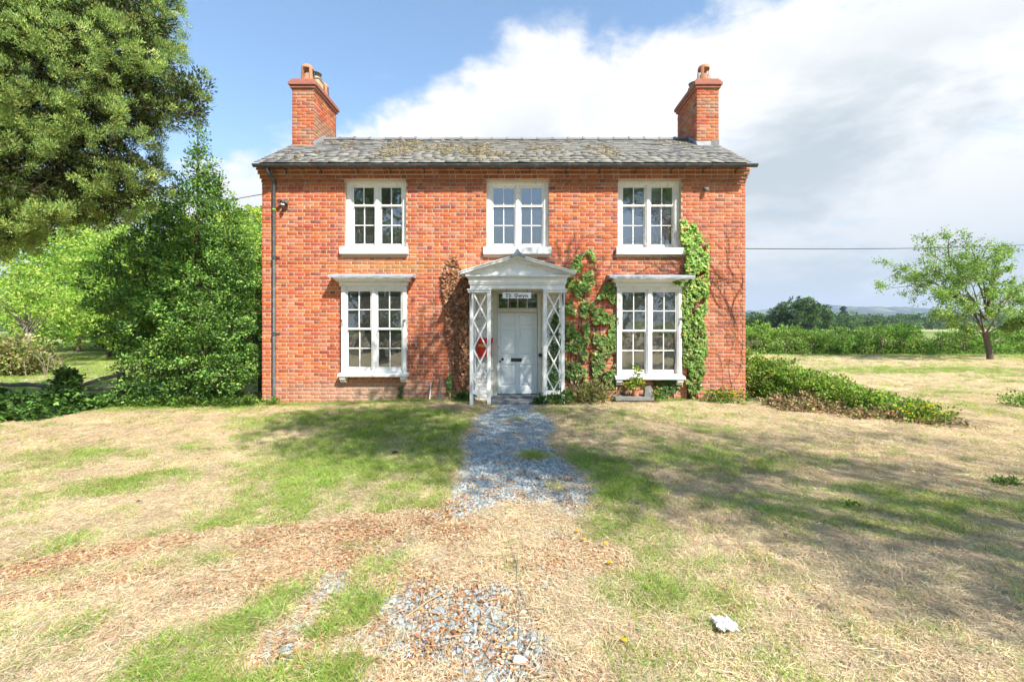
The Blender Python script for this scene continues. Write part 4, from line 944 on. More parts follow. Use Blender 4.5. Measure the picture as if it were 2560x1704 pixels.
# overhead cable
cb_ = MB(); p0 = Vector((XR + 0.02, 3.5, Z(620, 3.5))); p1 = Vector((34, 16, Z(598, 16))); pts = []
for k in range(25): t_ = k / 24; p = p0.lerp(p1, t_); p.z -= 0.35 * 4 * t_ * (1 - t_) * 0.6; pts.append(p)
cb_.tube(pts, 0.013, 5); tag(cb_.build('overhead_cable', M_cable), 'thin black overhead cable running from the house across the sky to the right', 'cable')
cb_ = MB(); p0 = Vector((XL - 0.02, 1.0, 5.0)); p1 = Vector((-16, 9, 6.6)); cb_.tube([p0.lerp(p1, k / 10) - Vector((0, 0, 0.5 * k / 10 * (1 - k / 10))) for k in range(11)], 0.010, 5)
tag(cb_.build('overhead_cable', M_cable), 'thin black overhead cable leaving the left gable behind the holly', 'cable')

# ------------------------------------------------------------------ foliage tools
T_OVAL = (np.array([(0, 0, 0), (0.3, 0.27, 0.05), (0.7, 0.25, 0.04), (1, 0, -0.05), (0.7, -0.25, 0.04), (0.3, -0.27, 0.05)]), np.array([[0, 1, 2, 3], [0, 3, 4, 5]]))
T_OVAL2 = (np.array([(0, 0, 0), (0.45, 0.34, 0.08), (1, 0, -0.04), (0.45, -0.34, 0.08)]), np.array([[0, 1, 2], [0, 2, 3]]))
T_IVY = (np.array([(0, 0, 0), (-0.12, 0.38, 0.0), (0.35, 0.55, -0.02), (0.45, 0.26, 0.03), (1, 0, -0.06), (0.45, -0.26, 0.03), (0.35, -0.55, -0.02), (-0.12, -0.38, 0.0)]), np.array([[0, 1, 2, 3], [0, 3, 4, 5], [0, 5, 6, 7]]))
T_SPRAY = (np.array([(0, 0, 0), (0.55, 0.2, 0.03), (1, 0, 0), (0.55, -0.2, 0.03)]), np.array([[0, 1, 2, 3]]))
T_NEEDLE = (np.array([(0, 0.13, 0), (1, 0, 0.02), (0.1, -0.16, 0)]), np.array([[0, 1, 2]]))
T_BIT = (np.array([(-0.5, -0.35, 0), (0.4, -0.4, 0.1), (0.5, 0.3, -0.05), (-0.35, 0.42, 0.08)]), np.array([[0, 1, 2], [0, 2, 3]]))

def unit(v): return v / (np.linalg.norm(v, axis=1, keepdims=True) + 1e-9)

def leaves(P, axis_, normal, size, cols, tmpl):
    """P,axis_,normal (n,3) size (n,) cols (n,3) -> verts, faces, cols"""
    a = unit(axis_); nn = normal - (normal * a).sum(1, keepdims=True) * a; nn = unit(nn); b = np.cross(nn, a)
    T, Ft = tmpl; k = len(T)
    V = P[:, None] + size[:, None, None] * (T[None, :, 0:1] * a[:, None] + T[None, :, 1:2] * b[:, None] + T[None, :, 2:3] * nn[:, None])
    Fa = (Ft[None] + (np.arange(len(P)) * k)[:, None, None]).reshape(-1, Ft.shape[1])
    return V.reshape(-1, 3), Fa, np.repeat(cols, k, 0)

def rsphere(n): v = rng.standard_normal((n, 3)); return unit(v)

def pal(n, cols, p=None, jit=0.15):
    cols = np.array(cols); k = rng.choice(len(cols), n, p=p); return np.clip(cols[k] * (1 + jit * rng.standard_normal((n, 1))) * (1 + 0.05 * rng.standard_normal((n, 3))), 0.004, 0.9)

def lobe_points(lobes, n, shell=0.35):
    """sample clump centres in the outer shell of a union of ellipsoids; returns points and outward normals"""
    L = np.array(lobes, float); area = (L[:, 3] * L[:, 4] + L[:, 4] * L[:, 5] + L[:, 3] * L[:, 5]); out = []; nr = []
    cnt = 0
    while cnt < n:
        m = int((n - cnt) * 1.8) + 50; k = rng.choice(len(L), m, p=area / area.sum()); d_ = rsphere(m); r = 1 - shell * rng.random(m) ** 1.6
        p = L[k, :3] + d_ * L[k, 3:6] * r[:, None]
        q = (p[:, None] - L[None, :, :3]) / L[None, :, 3:6]; inside = (np.linalg.norm(q, axis=2) < (1 - shell)).any(1)
        p = p[~inside]; nrm = unit(d_ / L[k, 3:6])[~inside]; out.append(p); nr.append(nrm); cnt += len(p)
    return np.concatenate(out)[:n], np.concatenate(nr)[:n]

def sublobes(lobes, k, f0, f1, keep=0.55, squash=0.8):
    L = [tuple(l) for l in lobes]; out = []
    big = [(a, b, c, r * keep, s_ * keep, t_ * keep) for a, b, c, r, s_, t_ in L]
    P, N = lobe_points(L, k, 0.22); m = np.array([min(l[3:6]) for l in L])
    for p in P:
        i = np.argmin([np.linalg.norm((p - np.array(l[:3])) / np.array(l[3:6])) for l in L]); r = m[i] * rng.uniform(f0, f1) ; r = min(max(r, 0.10), 1e9); out.append((p[0], p[1], p[2], r, r, r * squash))
    return out + big

def crown(lobes, n_clump, per, clump_r, leaf, colours, tmpl, mat, up=0.3, flat=0.7, probs=None, shell=0.35, colvar=0.25, name='crown', parent=None, kind=None, droop=0.0, tipcol=None):
    P, N = lobe_points(lobes, n_clump, shell)
    cv = np.exp(colvar * rng.standard_normal((n_clump, 1)))
    Pi = np.repeat(P, per, 0); Ni = np.repeat(N, per, 0); n = len(Pi)
    off = rsphere(n) * (rng.random((n, 1)) ** 0.5) * clump_r; off[:, 2] *= flat
    pos_ = Pi + off; axis_ = unit(off + 1e-3) * 0.8 + Ni * 0.5 + np.array([0, 0, up]) + 0.45 * rng.standard_normal((n, 3)); axis_[:, 2] -= droop
    nrm = Ni * 0.5 + np.array([0, 0, 0.8]) + 0.55 * rng.standard_normal((n, 3))
    c = pal(n, colours, probs) * np.repeat(cv, per, 0)
    if tipcol is not None:
        tipf = np.repeat((rng.random(n_clump) < tipcol[1]), per)[:, None] * np.clip(off[:, 2:3] / clump_r + 0.6, 0, 1); c = c * (1 - tipf * 0.7) + np.array(tipcol[0]) * tipf * 0.7
    V, Fa, cc = leaves(pos_, axis_, nrm, leaf * rng.uniform(0.7, 1.25, n), np.clip(c, 0.004, 0.6), tmpl)
    return part(name, np_mesh(name, V, [Fa], mat, cc), parent, kind)

def limbs(mb, base, tops, r0, bend=0.35, k=8, seg=7):
    base = Vector(base)
    for tp, r in tops:
        tp = Vector(tp); mid = base.lerp(tp, 0.45) + Vector((0, 0, bend * (tp - base).length * 0.3)); pts = []
        for i in range(seg + 1):
            t_ = i / seg; p = base * (1 - t_) ** 2 + mid * 2 * t_ * (1 - t_) + tp * t_ * t_
            if 0 < i < seg: p += Vector(rng.normal(0, 0.025 * (tp - base).length / seg * 2, 3))
            pts.append(p)
        mb.tube(pts, [r * (1 - 0.8 * i / seg) for i in range(seg + 1)], k)

# ------------------------------------------------------------------ big conifer, left
def P3(px, py, y): return (X(px, y), y, Z(py, y))
def lobe(px, py, y, r, ry=None, rz=None): x, y, z = P3(px, py, y); return (x, y, z, r, ry or r, rz or r)
yew = empty('conifer_tree', (-12, -2, 0), 'huge dense dark green conifer overhanging the left edge of the garden', 'tree')
yl = [lobe(120, 180, -0.6, 1.7, 1.6, 1.9), lobe(285, 120, -0.2, 1.05, 1.2, 1.5), lobe(350, 60, 0.2, 0.75, 1.0, 1.4), lobe(300, 250, -0.1, 1.0, 1.1, 0.95), lobe(395, 270, 0.2, 0.75, .8, 0.55),
      lobe(470, 245, 0.5, 0.50, .6, 0.52), lobe(500, 225, 0.6, 0.30, .4, 0.42), lobe(240, 380, -0.1, 1.15, 1.2, 0.8), lobe(330, 430, 0.3, 0.75, .9, 0.65), lobe(60, 420, -0.8, 1.3, 1.3, 1.1), lobe(150, 480, 0.0, 1.3, 1.3, 0.7),
      lobe(40, 530, 0.2, 1.2, 1.3, 0.5), lobe(300, 480, 0.6, 0.75, .9, 0.5), lobe(-100, 300, -0.6, 1.9, 1.8, 2.6), lobe(200, -80, 0.2, 2.0, 1.8, 1.4), lobe(60, 30, -1.0, 1.5, 1.3, 1.1), lobe(400, 180, 0.4, 0.35, 0.5, 0.5), lobe(250, 545, 0.7, .5, .6, .3),
      lobe(20, 580, 0.6, 0.9, 1.0, .4), lobe(-60, 560, .4, 1.3, 1.2, .5), lobe(-350, 100, -1.5, 2.2, 2.2, 2.6)]
cam_p = np.array([0, -DIST, CAMH]); yl = [tuple(cam_p + (np.array(l[:3]) - cam_p) * 0.76) + tuple(np.array(l[3:]) * 0.76) for l in yl]
ys_ = sublobes(yl, 620, 0.17, 0.34, 0.55)
crown(ys_, 9500, 78, 0.085, 0.042, [(0.26, 0.39, 0.11), (0.20, 0.32, 0.095), (0.35, 0.45, 0.12), (0.42, 0.42, 0.11)], T_NEEDLE, M_needle, up=0.9, flat=0.9, probs=[0.4, 0.3, 0.22, 0.08], shell=0.3, colvar=0.25, name='foliage', parent=yew, tipcol=((0.22, 0.21, 0.05), 0.18))
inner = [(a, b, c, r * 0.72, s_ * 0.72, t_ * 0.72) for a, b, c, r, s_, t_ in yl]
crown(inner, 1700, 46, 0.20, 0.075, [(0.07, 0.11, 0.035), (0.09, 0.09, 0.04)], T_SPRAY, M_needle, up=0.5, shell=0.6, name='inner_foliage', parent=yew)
tb = MB(); tb.tube([(-12.0, -2, -0.2), (-11.9, -2, 2), (-11.2, -2, 4.5), (-10.0, -1.8, 8)], [0.6, 0.5, 0.4, 0.15], 12)
limbs(tb, (-11.2, -2, 4.2), [((l[0], l[1], l[2]), 0.08) for l in yl[:18]], 0.1, bend=0.1)
P, N = lobe_points(yl[:18], 170, 0.6)
for p, nn in zip(P, N):
    q = p + nn * 0.02 + rng.normal(0, 0.12, 3); a = p - nn * rng.uniform(0.3, 0.6) - np.array([0, 0, 0.25]); m = (a + q) / 2 + rng.normal(0, 0.06, 3); tb.tube([a, m, q], [0.011, 0.008, 0.003], 4, cap=False)
tb.build('trunk', M_bark, yew)

# ------------------------------------------------------------------ holly
hol = empty('holly_tree', (-7.3, 0.4, 0), 'glossy green holly tree growing beside the left corner of the house', 'tree')
hx, hy = -7.25, 0.3
hl = [(hx - 0.05, hy, 0.95, 1.12, 1.0, 0.85), (hx - 0.05, hy, 2.1, 1.25, 1.1, 1.0), (hx + 0.45, hy - 0.2, 1.2, .75, 0.7, 0.8), (hx - 0.15, hy, 3.1, 1.0, 0.9, 0.9), (hx + 0.0, hy, 4.05, 0.72, .65, 0.8), (hx + 0.35, hy + .1, 3.4, .6, .6, .7),
      (hx - 0.9, hy + 0.1, 3.0, .9, .8, .65), (hx - 1.6, hy + 0.2, 2.9, .9, .7, .5), (hx - 2.1, hy + 0.3, 2.5, .6, .6, .45), (hx - 1.4, hy, 2.0, .8, .7, .6), (hx + 0.95, hy + 0.2, 2.1, .5, .5, 0.9), (hx - 1.0, hy - 0.2, 0.5, .7, .6, .5), (hx + .75, hy, .5, .35, .35, .3)]
hc = [(0.11, 0.23, 0.05), (0.17, 0.32, 0.06), (0.27, 0.44, 0.09), (0.06, 0.13, 0.035), (0.36, 0.34, 0.06)]
crown(sublobes(hl, 260, 0.25, 0.48, 0.58), 2900, 24, 0.13, 0.060, hc, T_OVAL2, M_gloss, up=0.2, probs=[0.36, 0.30, 0.16, 0.17, 0.01], shell=0.35, colvar=0.35, name='foliage', parent=hol)
top = [(hx + 0.05, hy, 5.0, .45, .4, .7), (hx + 0.33, hy + .05, 4.75, .3, .3, .6), (hx - 0.42, hy + .05, 4.7, .35, .3, .5), (hx + 0.02, hy, 5.7, .16, .16, .55), (hx - 0.02, hy, 6.15, .06, .06, .3), (hx + .65, hy + .2, 4.3, .3, .3, .35), (hx - .75, hy, 4.2, .35, .3, .45), (hx + 0.95, hy + .2, 3.4, .3, .3, .5)]
crown(top, 520, 15, 0.13, 0.055, hc, T_OVAL2, M_gloss, up=0.4, probs=[0.36, 0.30, 0.16, 0.16, 0.02], shell=0.95, name='upper_shoots', parent=hol)
tb = MB(); tb.tube([(hx, hy, -0.1), (hx + .03, hy, 1.5), (hx - .02, hy, 3.4), (hx + .02, hy, 5.2), (hx, hy, 6.35)], [0.13, 0.10, 0.045, 0.012, 0.003], 8)
limbs(tb, (hx, hy, 0.8), [((l[0], l[1], l[2]), 0.03) for l in hl], 0.03)
for l in top: limbs(tb, (hx, hy, l[2] - 1.2), [((l[0], l[1], l[2] + l[5]), 0.012)], .01, 0.05, 5, 5)
tb.build('trunk', M_bark, hol)

# ------------------------------------------------------------------ trees and shrubs behind, left
def leafy_tree(name, label, x, y, h, w, colours, n=500, per=26, leaf=0.16, cr=0.4, trunk=0.12, cat='tree', group=None, mat=None, bottom=0.25, bark=None, probs=None, zb=0.0, shell=0.55):
    t = empty(name, (x, y, zb), label, cat, group); lb = []
    nl = 9
    for k in range(nl):
        a = k * 2.4 + rng.random(); f = (k + 0.5) / nl; z = h * (bottom + (0.92 - bottom) * f); rr = w * 0.5 * (0.62 * math.sin(PI * min(0.2 + f * 0.75, 1)) + 0.08); q = w * rng.uniform(0.20, 0.30)
        lb.append((x + rr * math.cos(a), y + rr * math.sin(a), zb + z, q, q, q * rng.uniform(0.6, 0.9)))
    lb.append((x, y, zb + h * (bottom + 0.8) * 0.62, w * 0.34, w * 0.34, h * 0.30)); lb.append((x, y, zb + h * 0.82, w * 0.22, w * 0.22, h * 0.18))
    crown(sublobes(lb, 110, 0.30, 0.55, 0.7), int(n * 1.5), int(per * 0.85), cr * 0.62, leaf, colours, T_OVAL2, mat or M_leaf, name='foliage', parent=t, probs=probs, shell=0.4, colvar=0.3)
    m = MB(); m.tube([(x, y, zb - 0.3), (x + 0.03 * h, y, zb + h * 0.3), (x, y, zb + h * 0.75)], [trunk, trunk * 0.7, trunk * 0.2], 8); limbs(m, (x, y, zb + h * 0.15), [((l[0], l[1], l[2]), trunk * 0.35) for l in lb[:9]], 0, 0.2, 6, 5); m.build('trunk', bark or M_bark, t)
    return t
LG = [(0.28, 0.46, 0.08), (0.34, 0.52, 0.09), (0.19, 0.34, 0.06), (0.42, 0.52, 0.10)]
leafy_tree('leafy_tree', 'bright green leafy tree behind the fence at the far left edge', -22.5, 15, 6.4, 7.5, LG, 800, 30, 0.15, 0.42)
leafy_tree('leafy_tree', 'bright green leafy tree directly behind the left side of the holly', -15.5, 16, 7.0, 6.0, LG, 700, 30, 0.15, 0.42)
leafy_tree('leafy_tree', 'yellow green leafy tree showing between conifer and holly', -18.5, 20, 9.5, 8.0, [(0.30, 0.44, 0.06), (0.40, 0.48, 0.08), (0.2, 0.32, 0.05)], 750, 26, 0.19, 0.5)
leafy_tree('leafy_tree', 'dark green leafy tree behind the holly near the gable', -10.8, 14, 5.2, 5.2, [(0.07, 0.15, 0.02), (0.11, 0.22, 0.03), (0.04, 0.09, 0.015)], 550, 26, 0.14, 0.4)
leafy_tree('leafy_tree', 'dark understorey tree low behind the left meadow', -19, 24, 4.2, 11, [(0.03, 0.07, 0.015), (0.06, 0.13, 0.02)], 650, 24, 0.2, 0.5, bottom=0.05)
leafy_tree('leafy_tree', 'shaded green tree low beyond the meadow left of the holly', -27, 24, 5.0, 10, [(0.05, 0.11, 0.02), (0.10, 0.20, 0.03)], 650, 24, 0.2, 0.5, bottom=0.05)
leafy_tree('leafy_tree', 'pale green leafy tree filling the skyline at the far left edge', -29, 20, 7.5, 9.0, LG, 700, 28, 0.18, 0.5, bottom=.1)
leafy_tree('leafy_tree', 'tall yellow green tree closing the gap behind the far left trees', -33, 29, 13, 15, LG, 700, 28, 0.26, 0.7, bottom=.08)
leafy_tree('leafy_tree', 'tall green tree rising furthest back between conifer and holly', -22, 31, 12, 13, LG, 700, 28, 0.25, 0.7, bottom=.08)
leafy_tree('leafy_tree', 'bright green bushy tree between the bare tree and the holly', -18.0, 13.5, 4.2, 5.0, LG, 600, 28, 0.13, 0.4, bottom=.12)
# bare pale branching bush on the left
bt = empty('bare_tree', (X(70, 8), 8, 0), 'small pale bare-stemmed tree standing in the meadow at the far left', 'tree'); m = MB(); bxp = X(75, 8)
m.tube([(bxp, 8, -0.1), (bxp - 0.05, 8, 0.9), (bxp - 0.15, 8, 1.9), (bxp - 0.1, 8, 3.0)], [0.11, 0.09, 0.06, 0.02], 7)
for k in range(16):
    a = rng.uniform(0, 2 * PI); z = rng.uniform(0.7, 1.8); L = rng.uniform(0.8, 1.9); e = (bxp + L * math.cos(a), 8 + L * math.sin(a) * 0.6, z + L * rng.uniform(0.5, 1.1)); limbs(m, (bxp - .05, 8, z), [(e, 0.035)], 0, 0.3, 5, 5)
m.build('trunk', M_barkpale, bt)
crown([(bxp - 0.4, 8, 3.0, 1.6, 1.2, 0.8), (bxp + 0.9, 8, 2.6, 1.0, 0.9, 0.7)], 150, 22, 0.25, 0.10, LG, T_OVAL2, M_leaf, name='foliage', parent=bt, shell=0.9)
# brushy tangle at far left
bs = empty('scrub_bush', (-10.9, 2.5, 0), 'tangle of brownish scrub at the left edge beyond the rail fence', 'bush')
crown([(X(20, 6), 6, 0.7, 1.1, 1.0, 0.7), (X(60, 6.5), 6.5, .3, 1.0, .9, .4)], 240, 26, 0.25, 0.11, [(0.24, 0.30, 0.08), (0.36, 0.25, 0.14), (0.36, 0.38, 0.13), (0.18, 0.24, 0.06)], T_OVAL2, M_leaf, name='foliage', parent=bs, shell=0.9)
m = MB()
for k in range(40): a = np.array([X(20, 6) + rng.uniform(-1.3, 1.8), 5.6 + rng.random(), 0]); m.tube([a, a + rng.normal(0, 0.12, 3) + (0, 0, .5), a + rng.normal(0, 0.25, 3) + (0, 0, .9)], [0.012, 0.010, 0.004], 4, cap=False)
m.build('twigs', M_barkpale, bs)

# rail fence on the left: two stretches
def rail(parent, a, b, w_=0.055, h_=0.045):
    a, b = Vector(a), Vector(b); m = MB(); L = (b - a); pts = [a.lerp(b, t_) + Vector((0, 0, rng.normal(0, 0.012))) for t_ in np.linspace(0, 1, 6)]
    m.tube(pts, [h_ * rng.uniform(0.85, 1.1) for _ in pts], 6); m.build('rail', M_wood, parent)
fe = empty('rail_fence', (-9.5, -0.9, 0), 'old weathered split rail fence with sagging rails left of the holly', 'fence')
def FP(px, py, y): return Vector((X(px, y), y, Z(py, y)))
rail(fe, FP(-60, 958, -0.6), FP(150, 966, -0.5)); rail(fe, FP(-60, 990, -0.6), FP(60, 985, -0.5)); rail(fe, FP(185, 966, -0.5), FP(300, 938, 0.0)); rail(fe, FP(130, 975, -0.5), FP(320, 966, 0.0)); rail(fe, FP(170, 1000, -0.5), FP(350, 990, 0.1)); rail(fe, FP(300, 944, 0.0), FP(480, 930, 0.8)); rail(fe, FP(300, 975, 0.0), FP(480, 965, .8))
for px, y, t in ((-20, -0.6, 945), (150, -0.5, 950), (300, 0.02, 930)): m = MB(); xx = X(px, y); m.box(xx - 0.06, xx + 0.06, y - 0.02, y + 0.08, -0.2, Z(t, y)); m.build('post', M_wood, fe, bevel=0.01)
fe = empty('rail_fence', (-6.2, 1.4, 0), 'dark post and rail fence between holly and house corner', 'fence')
rail(fe, (-9.5, 1.6, Z(930, 1.6)), (XL + 0.3, 1.2, Z(922, 1.2)), h_=0.04); rail(fe, (-9.5, 1.6, Z(985, 1.6)), (XL + 0.3, 1.2, Z(985, 1.2)), h_=0.05)
for xx in (-8.4, -6.6): m = MB(); m.box(xx - 0.05, xx + 0.05, 1.62, 1.72, -0.2, 0.95); m.build('post', M_wood, fe, bevel=0.01)

# ivy mound over the fence on the left
iv = empty('ivy_mound', (-9.3, -1.9, 0), 'low dark ivy mound with upright clump sprawling at the left lawn edge', 'bush')
IVC = [(0.06, 0.13, 0.03), (0.09, 0.19, 0.035), (0.14, 0.26, 0.05), (0.035, 0.075, 0.02)]
gl = [lobe(20, 1025, -1.3, .6, .5, .26), lobe(110, 1020, -1.2, .4, .4, .24), lobe(158, 968, -1.0, .22, .25, .40), lobe(-60, 1020, -1.5, .8, .6, .32), lobe(60, 1045, -1.5, .5, .4, .18), lobe(190, 1015, -0.8, .28, .3, .18), lobe(250, 1005, -.5, .3, .25, .10)]
crown(gl, 520, 26, 0.14, 0.075, IVC, T_IVY, M_gloss, up=0.0, name='foliage', parent=iv, shell=0.5)
m = MB()
for k in range(24): a = np.array([rng.uniform(-10.8, -8.6), rng.uniform(-1.7, -0.7), 0]); m.tube([a, a + rng.normal(0, 0.05, 3) + (0, 0, .15), a + rng.normal(0, 0.08, 3) + (0, 0, .3)], [0.012, 0.009, 0.004], 4, cap=False)
m.build('stems', M_bark, iv)
# low ground cover below the holly
gc = []
for k in range(16): x = X(250 + 25 * k, -0.2); gc.append((x, -0.25 + rng.normal(0, 0.08), 0.06, .3, .22, .13))
o = crown(gc, 330, 22, 0.10, 0.06, [(0.10, 0.2, 0.03), (0.16, 0.25, 0.04), (0.05, 0.11, 0.02)], T_OVAL2, M_leaf, name='ground_cover', shell=0.9, kind='stuff'); tag(o, 'low nettles and weeds along the foot of the holly and fence')

# ------------------------------------------------------------------ ivy and creepers on the wall
def in_poly(px, py, poly):
    c = np.zeros(len(px), bool); j = len(poly) - 1
    for i in range(len(poly)):
        xi, yi = poly[i]; xj, yj = poly[j]; m = ((yi > py) != (yj > py)) & (px < (xj - xi) * (py - yi) / (yj - yi + 1e-9) + xi); c ^= m; j = i
    return c

def climber(name, label, polys, n, size, colours, probs, thick=0.10, mat=None, holes=0.0, seed=1, stems=18, cat='ivy', tmpl=T_IVY, curl=0.5, colfn=None):
    t = empty(name, (X(polys[0][0][0]), -0.05, 0.0), label, cat)
    P = []
    for poly in polys:
        A = np.array(poly, float); x0, x1, y0, y1 = A[:, 0].min(), A[:, 0].max(), A[:, 1].min(), A[:, 1].max(); m = n * 3
        px = rng.uniform(x0, x1, m); py = rng.uniform(y0, y1, m)
        wob = 5 * vnoise(px, py, seed, 3, 0.06); ok = in_poly(px + wob, py + 5 * vnoise(px, py, seed + 3, 3, 0.06), poly)
        if holes: ok &= vnoise(px, py, seed + 9, 3, 0.045) > holes - 0.55
        P.append(np.stack([px[ok], py[ok]], 1)[:n])
    P = np.concatenate(P); k = len(P); th = thick * (0.35 + 0.65 * (0.5 + 0.5 * vnoise(P[:, 0], P[:, 1], seed + 5, 3, 0.05))) * rng.random(k) ** 0.6
    x = X(P[:, 0]); z = Z(P[:, 1]); y = -0.015 - th
    axis_ = np.stack([0.7 * rng.standard_normal(k), -0.35 + curl * 0.4 * rng.standard_normal(k), -0.9 + 0.4 * rng.standard_normal(k)], 1)
    nrm = np.stack([0.45 * rng.standard_normal(k), -np.ones(k), 0.35 + 0.4 * rng.standard_normal(k)], 1)
    c = pal(k, colours, probs); 
    if colfn: c = colfn(c, P, th)
    V, Fa, cc = leaves(np.stack([x, y, z], 1), axis_, nrm, size * rng.uniform(0.45, 1.4, k), c, tmpl)
    part('leaves', np_mesh('leaves', V, [Fa], mat or M_gloss, cc), t)
    m = MB()
    for poly in polys:
        A = np.array(poly, float); xb = A[A[:, 1] > A[:, 1].max() - 25][:, 0].mean()
        for q in range(stems):
            e = P[rng.integers(k)]; pts = []; x0, y0 = xb + rng.normal(0, 6), 1006
            for s_ in range(8): t_ = s_ / 7; pts.append((X(x0 + (e[0] - x0) * t_ ** 1.3 + rng.normal(0, 2)), -0.012 - 0.012 * rng.random(), Z(y0 + (e[1] - y0) * t_)))
            m.tube(pts, [0.009 * (1 - 0.7 * s_ / 7) for s_ in range(8)], 4, cap=False)
    m.build('stems', M_vine, t); return t

def painted_sun(c, P, th):   # sunlight painted into the leaves: brighter towards the top, darker below
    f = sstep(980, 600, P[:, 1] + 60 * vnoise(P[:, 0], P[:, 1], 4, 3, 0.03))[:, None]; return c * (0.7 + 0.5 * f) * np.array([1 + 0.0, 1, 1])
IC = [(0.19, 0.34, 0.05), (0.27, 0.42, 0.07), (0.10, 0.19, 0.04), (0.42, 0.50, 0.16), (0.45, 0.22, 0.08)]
IP = [0.36, 0.28, 0.22, 0.10, 0.04]
climber('wall_ivy', 'tall bright green ivy column climbing right of the right ground floor window', [[(1697, 548), (1712, 552), (1716, 590), (1722, 560), (1735, 545), (1738, 580), (1752, 590), (1768, 620), (1766, 700), (1768, 745), (1755, 800), (1762, 850), (1756, 925), (1745, 970), (1732, 985), (1728, 1005), (1724, 985), (1710, 950), (1704, 900), (1702, 720), (1702, 700), (1712, 690), (1712, 640), (1700, 600)]], 4600, 0.058, IC, IP, 0.17, seed=11, colfn=painted_sun, holes=0.22, stems=26)
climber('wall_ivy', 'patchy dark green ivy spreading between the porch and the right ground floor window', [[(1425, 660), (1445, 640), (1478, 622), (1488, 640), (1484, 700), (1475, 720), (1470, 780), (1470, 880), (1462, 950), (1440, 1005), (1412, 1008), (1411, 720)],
        [(1500, 740), (1515, 705), (1534, 712), (1538, 800), (1538, 960), (1520, 985), (1490, 1000), (1478, 900), (1486, 830), (1474, 760)]], 2000, 0.055, [(0.17, 0.31, 0.06), (0.25, 0.40, 0.08), (0.09, 0.17, 0.045), (0.38, 0.46, 0.14), (0.38, 0.17, 0.07)], [0.34, 0.28, 0.20, 0.12, 0.06], 0.10, holes=0.46, seed=23, colfn=painted_sun)
climber('wall_ivy', 'small ivy sprig hanging from the lead hood of the right window', [[(1676, 700), (1702, 700), (1702, 712), (1680, 712)]], 60, 0.06, IC, IP, 0.36, seed=29, stems=1)
climber('dead_creeper', 'dense brown dead creeper clinging to brick left of the porch', [[(1118, 650), (1140, 640), (1150, 665), (1158, 690), (1176, 720), (1174, 1005), (1160, 1005), (1148, 950), (1135, 900), (1122, 850), (1118, 780), (1108, 720), (1110, 680)]], 5200, 0.050, [(0.34, 0.16, 0.09), (0.44, 0.24, 0.13), (0.20, 0.09, 0.055), (0.58, 0.38, 0.25)], [0.38, 0.30, 0.22, 0.10], 0.13, mat=M_deadleaf, seed=37, cat='creeper', curl=1.2, holes=0.04)
climber('wall_ivy', 'thin green ivy inside the porch beside the door frame', [[(1378, 800), (1398, 760), (1404, 850), (1404, 1000), (1370, 990), (1372, 900)]], 500, 0.055, [(0.05, 0.11, 0.025), (0.09, 0.17, 0.035)], [0.6, 0.4], 0.08, seed=41, stems=6)
climber('wall_ivy', 'sparse dark ivy trailing under the sill of the right ground floor window', [[(1630, 950), (1660, 945), (1690, 950), (1694, 970), (1672, 985), (1655, 1000), (1645, 975)]], 330, 0.055, [(0.05, 0.11, 0.025), (0.09, 0.17, 0.035), (0.2, 0.2, 0.08)], [0.5, 0.4, 0.1], 0.06, seed=43, stems=6)
climber('wall_ivy', 'little withered ivy stalk under the right bracket of the left window', [[(995, 965), (1008, 962), (1004, 1004), (996, 1004)]], 90, 0.045, [(0.08, 0.15, 0.03), (0.3, 0.16, 0.08)], [0.6, 0.4], 0.05, seed=47, stems=4)
climber('wall_ivy', 'thin green creeper shoot on brick left of the dead creeper', [[(1118, 940), (1130, 935), (1128, 975), (1118, 985)], [(1140, 985), (1172, 960), (1174, 1008), (1132, 1008)]], 140, 0.05, [(0.06, 0.13, 0.025), (0.13, 0.2, 0.04)], [0.6, 0.4], 0.06, seed=53, stems=4)

def bare_vine(label, roots, seed):
    r = np.random.default_rng(seed); m = MB()
    def grow(px, py, ang, L, rad, depth):
        pts = [(px, py)]; n_ = max(4, int(L / 10)); a = ang
        for s_ in range(n_):
            a += r.normal(0, 0.16); px += math.cos(a) * L / n_; py -= math.sin(a) * L / n_
            if px > 1858: a = PI - a; px = 1857
            pts.append((px, py))
            if depth < 3 and r.random() < 0.34: grow(px, py, a + r.choice([-1, 1]) * r.uniform(0.3, 0.9), L * r.uniform(0.3, 0.6), rad * 0.6, depth + 1)
        m.tube([(X(q[0]), -0.009 - rad, Z(q[1])) for q in pts], [rad * (1 - 0.75 * i / n_) for i in range(n_ + 1)], 4, cap=False)
    for px, py, ang, L, rad in roots: grow(px, py, ang, L, rad, 0)
    tag(m.build('bare_creeper', M_vine), label, 'creeper')
bare_vine('leafless creeper stems fanning over brick at the right end of the wall', [(1828, 800, 1.75, 330, 0.008), (1838, 820, 1.9, 250, 0.006), (1800, 770, 2.2, 220, 0.005), (1830, 1000, 1.7, 230, 0.005), (1812, 985, 1.9, 170, 0.004), (1850, 930, 1.6, 250, 0.004), (1835, 700, 1.7, 150, 0.005), (1840, 800, 2.4, 200, 0.005)], 5)
bare_vine('fine leafless creeper stems between the porch roof and upper windows', [(1420, 680, 1.9, 130, 0.004), (1440, 650, 1.6, 110, 0.004), (1405, 660, 1.75, 120, 0.003), (1125, 660, 1.7, 80, 0.003), (1140, 650, 1.5, 60, 0.003)], 8)
bare_vine('thin leafless creeper stems right of the left ground floor window', [(1040, 1000, 1.6, 240, 0.003), (1060, 1000, 1.5, 200, 0.003), (1050, 900, 1.7, 120, 0.003)], 9)

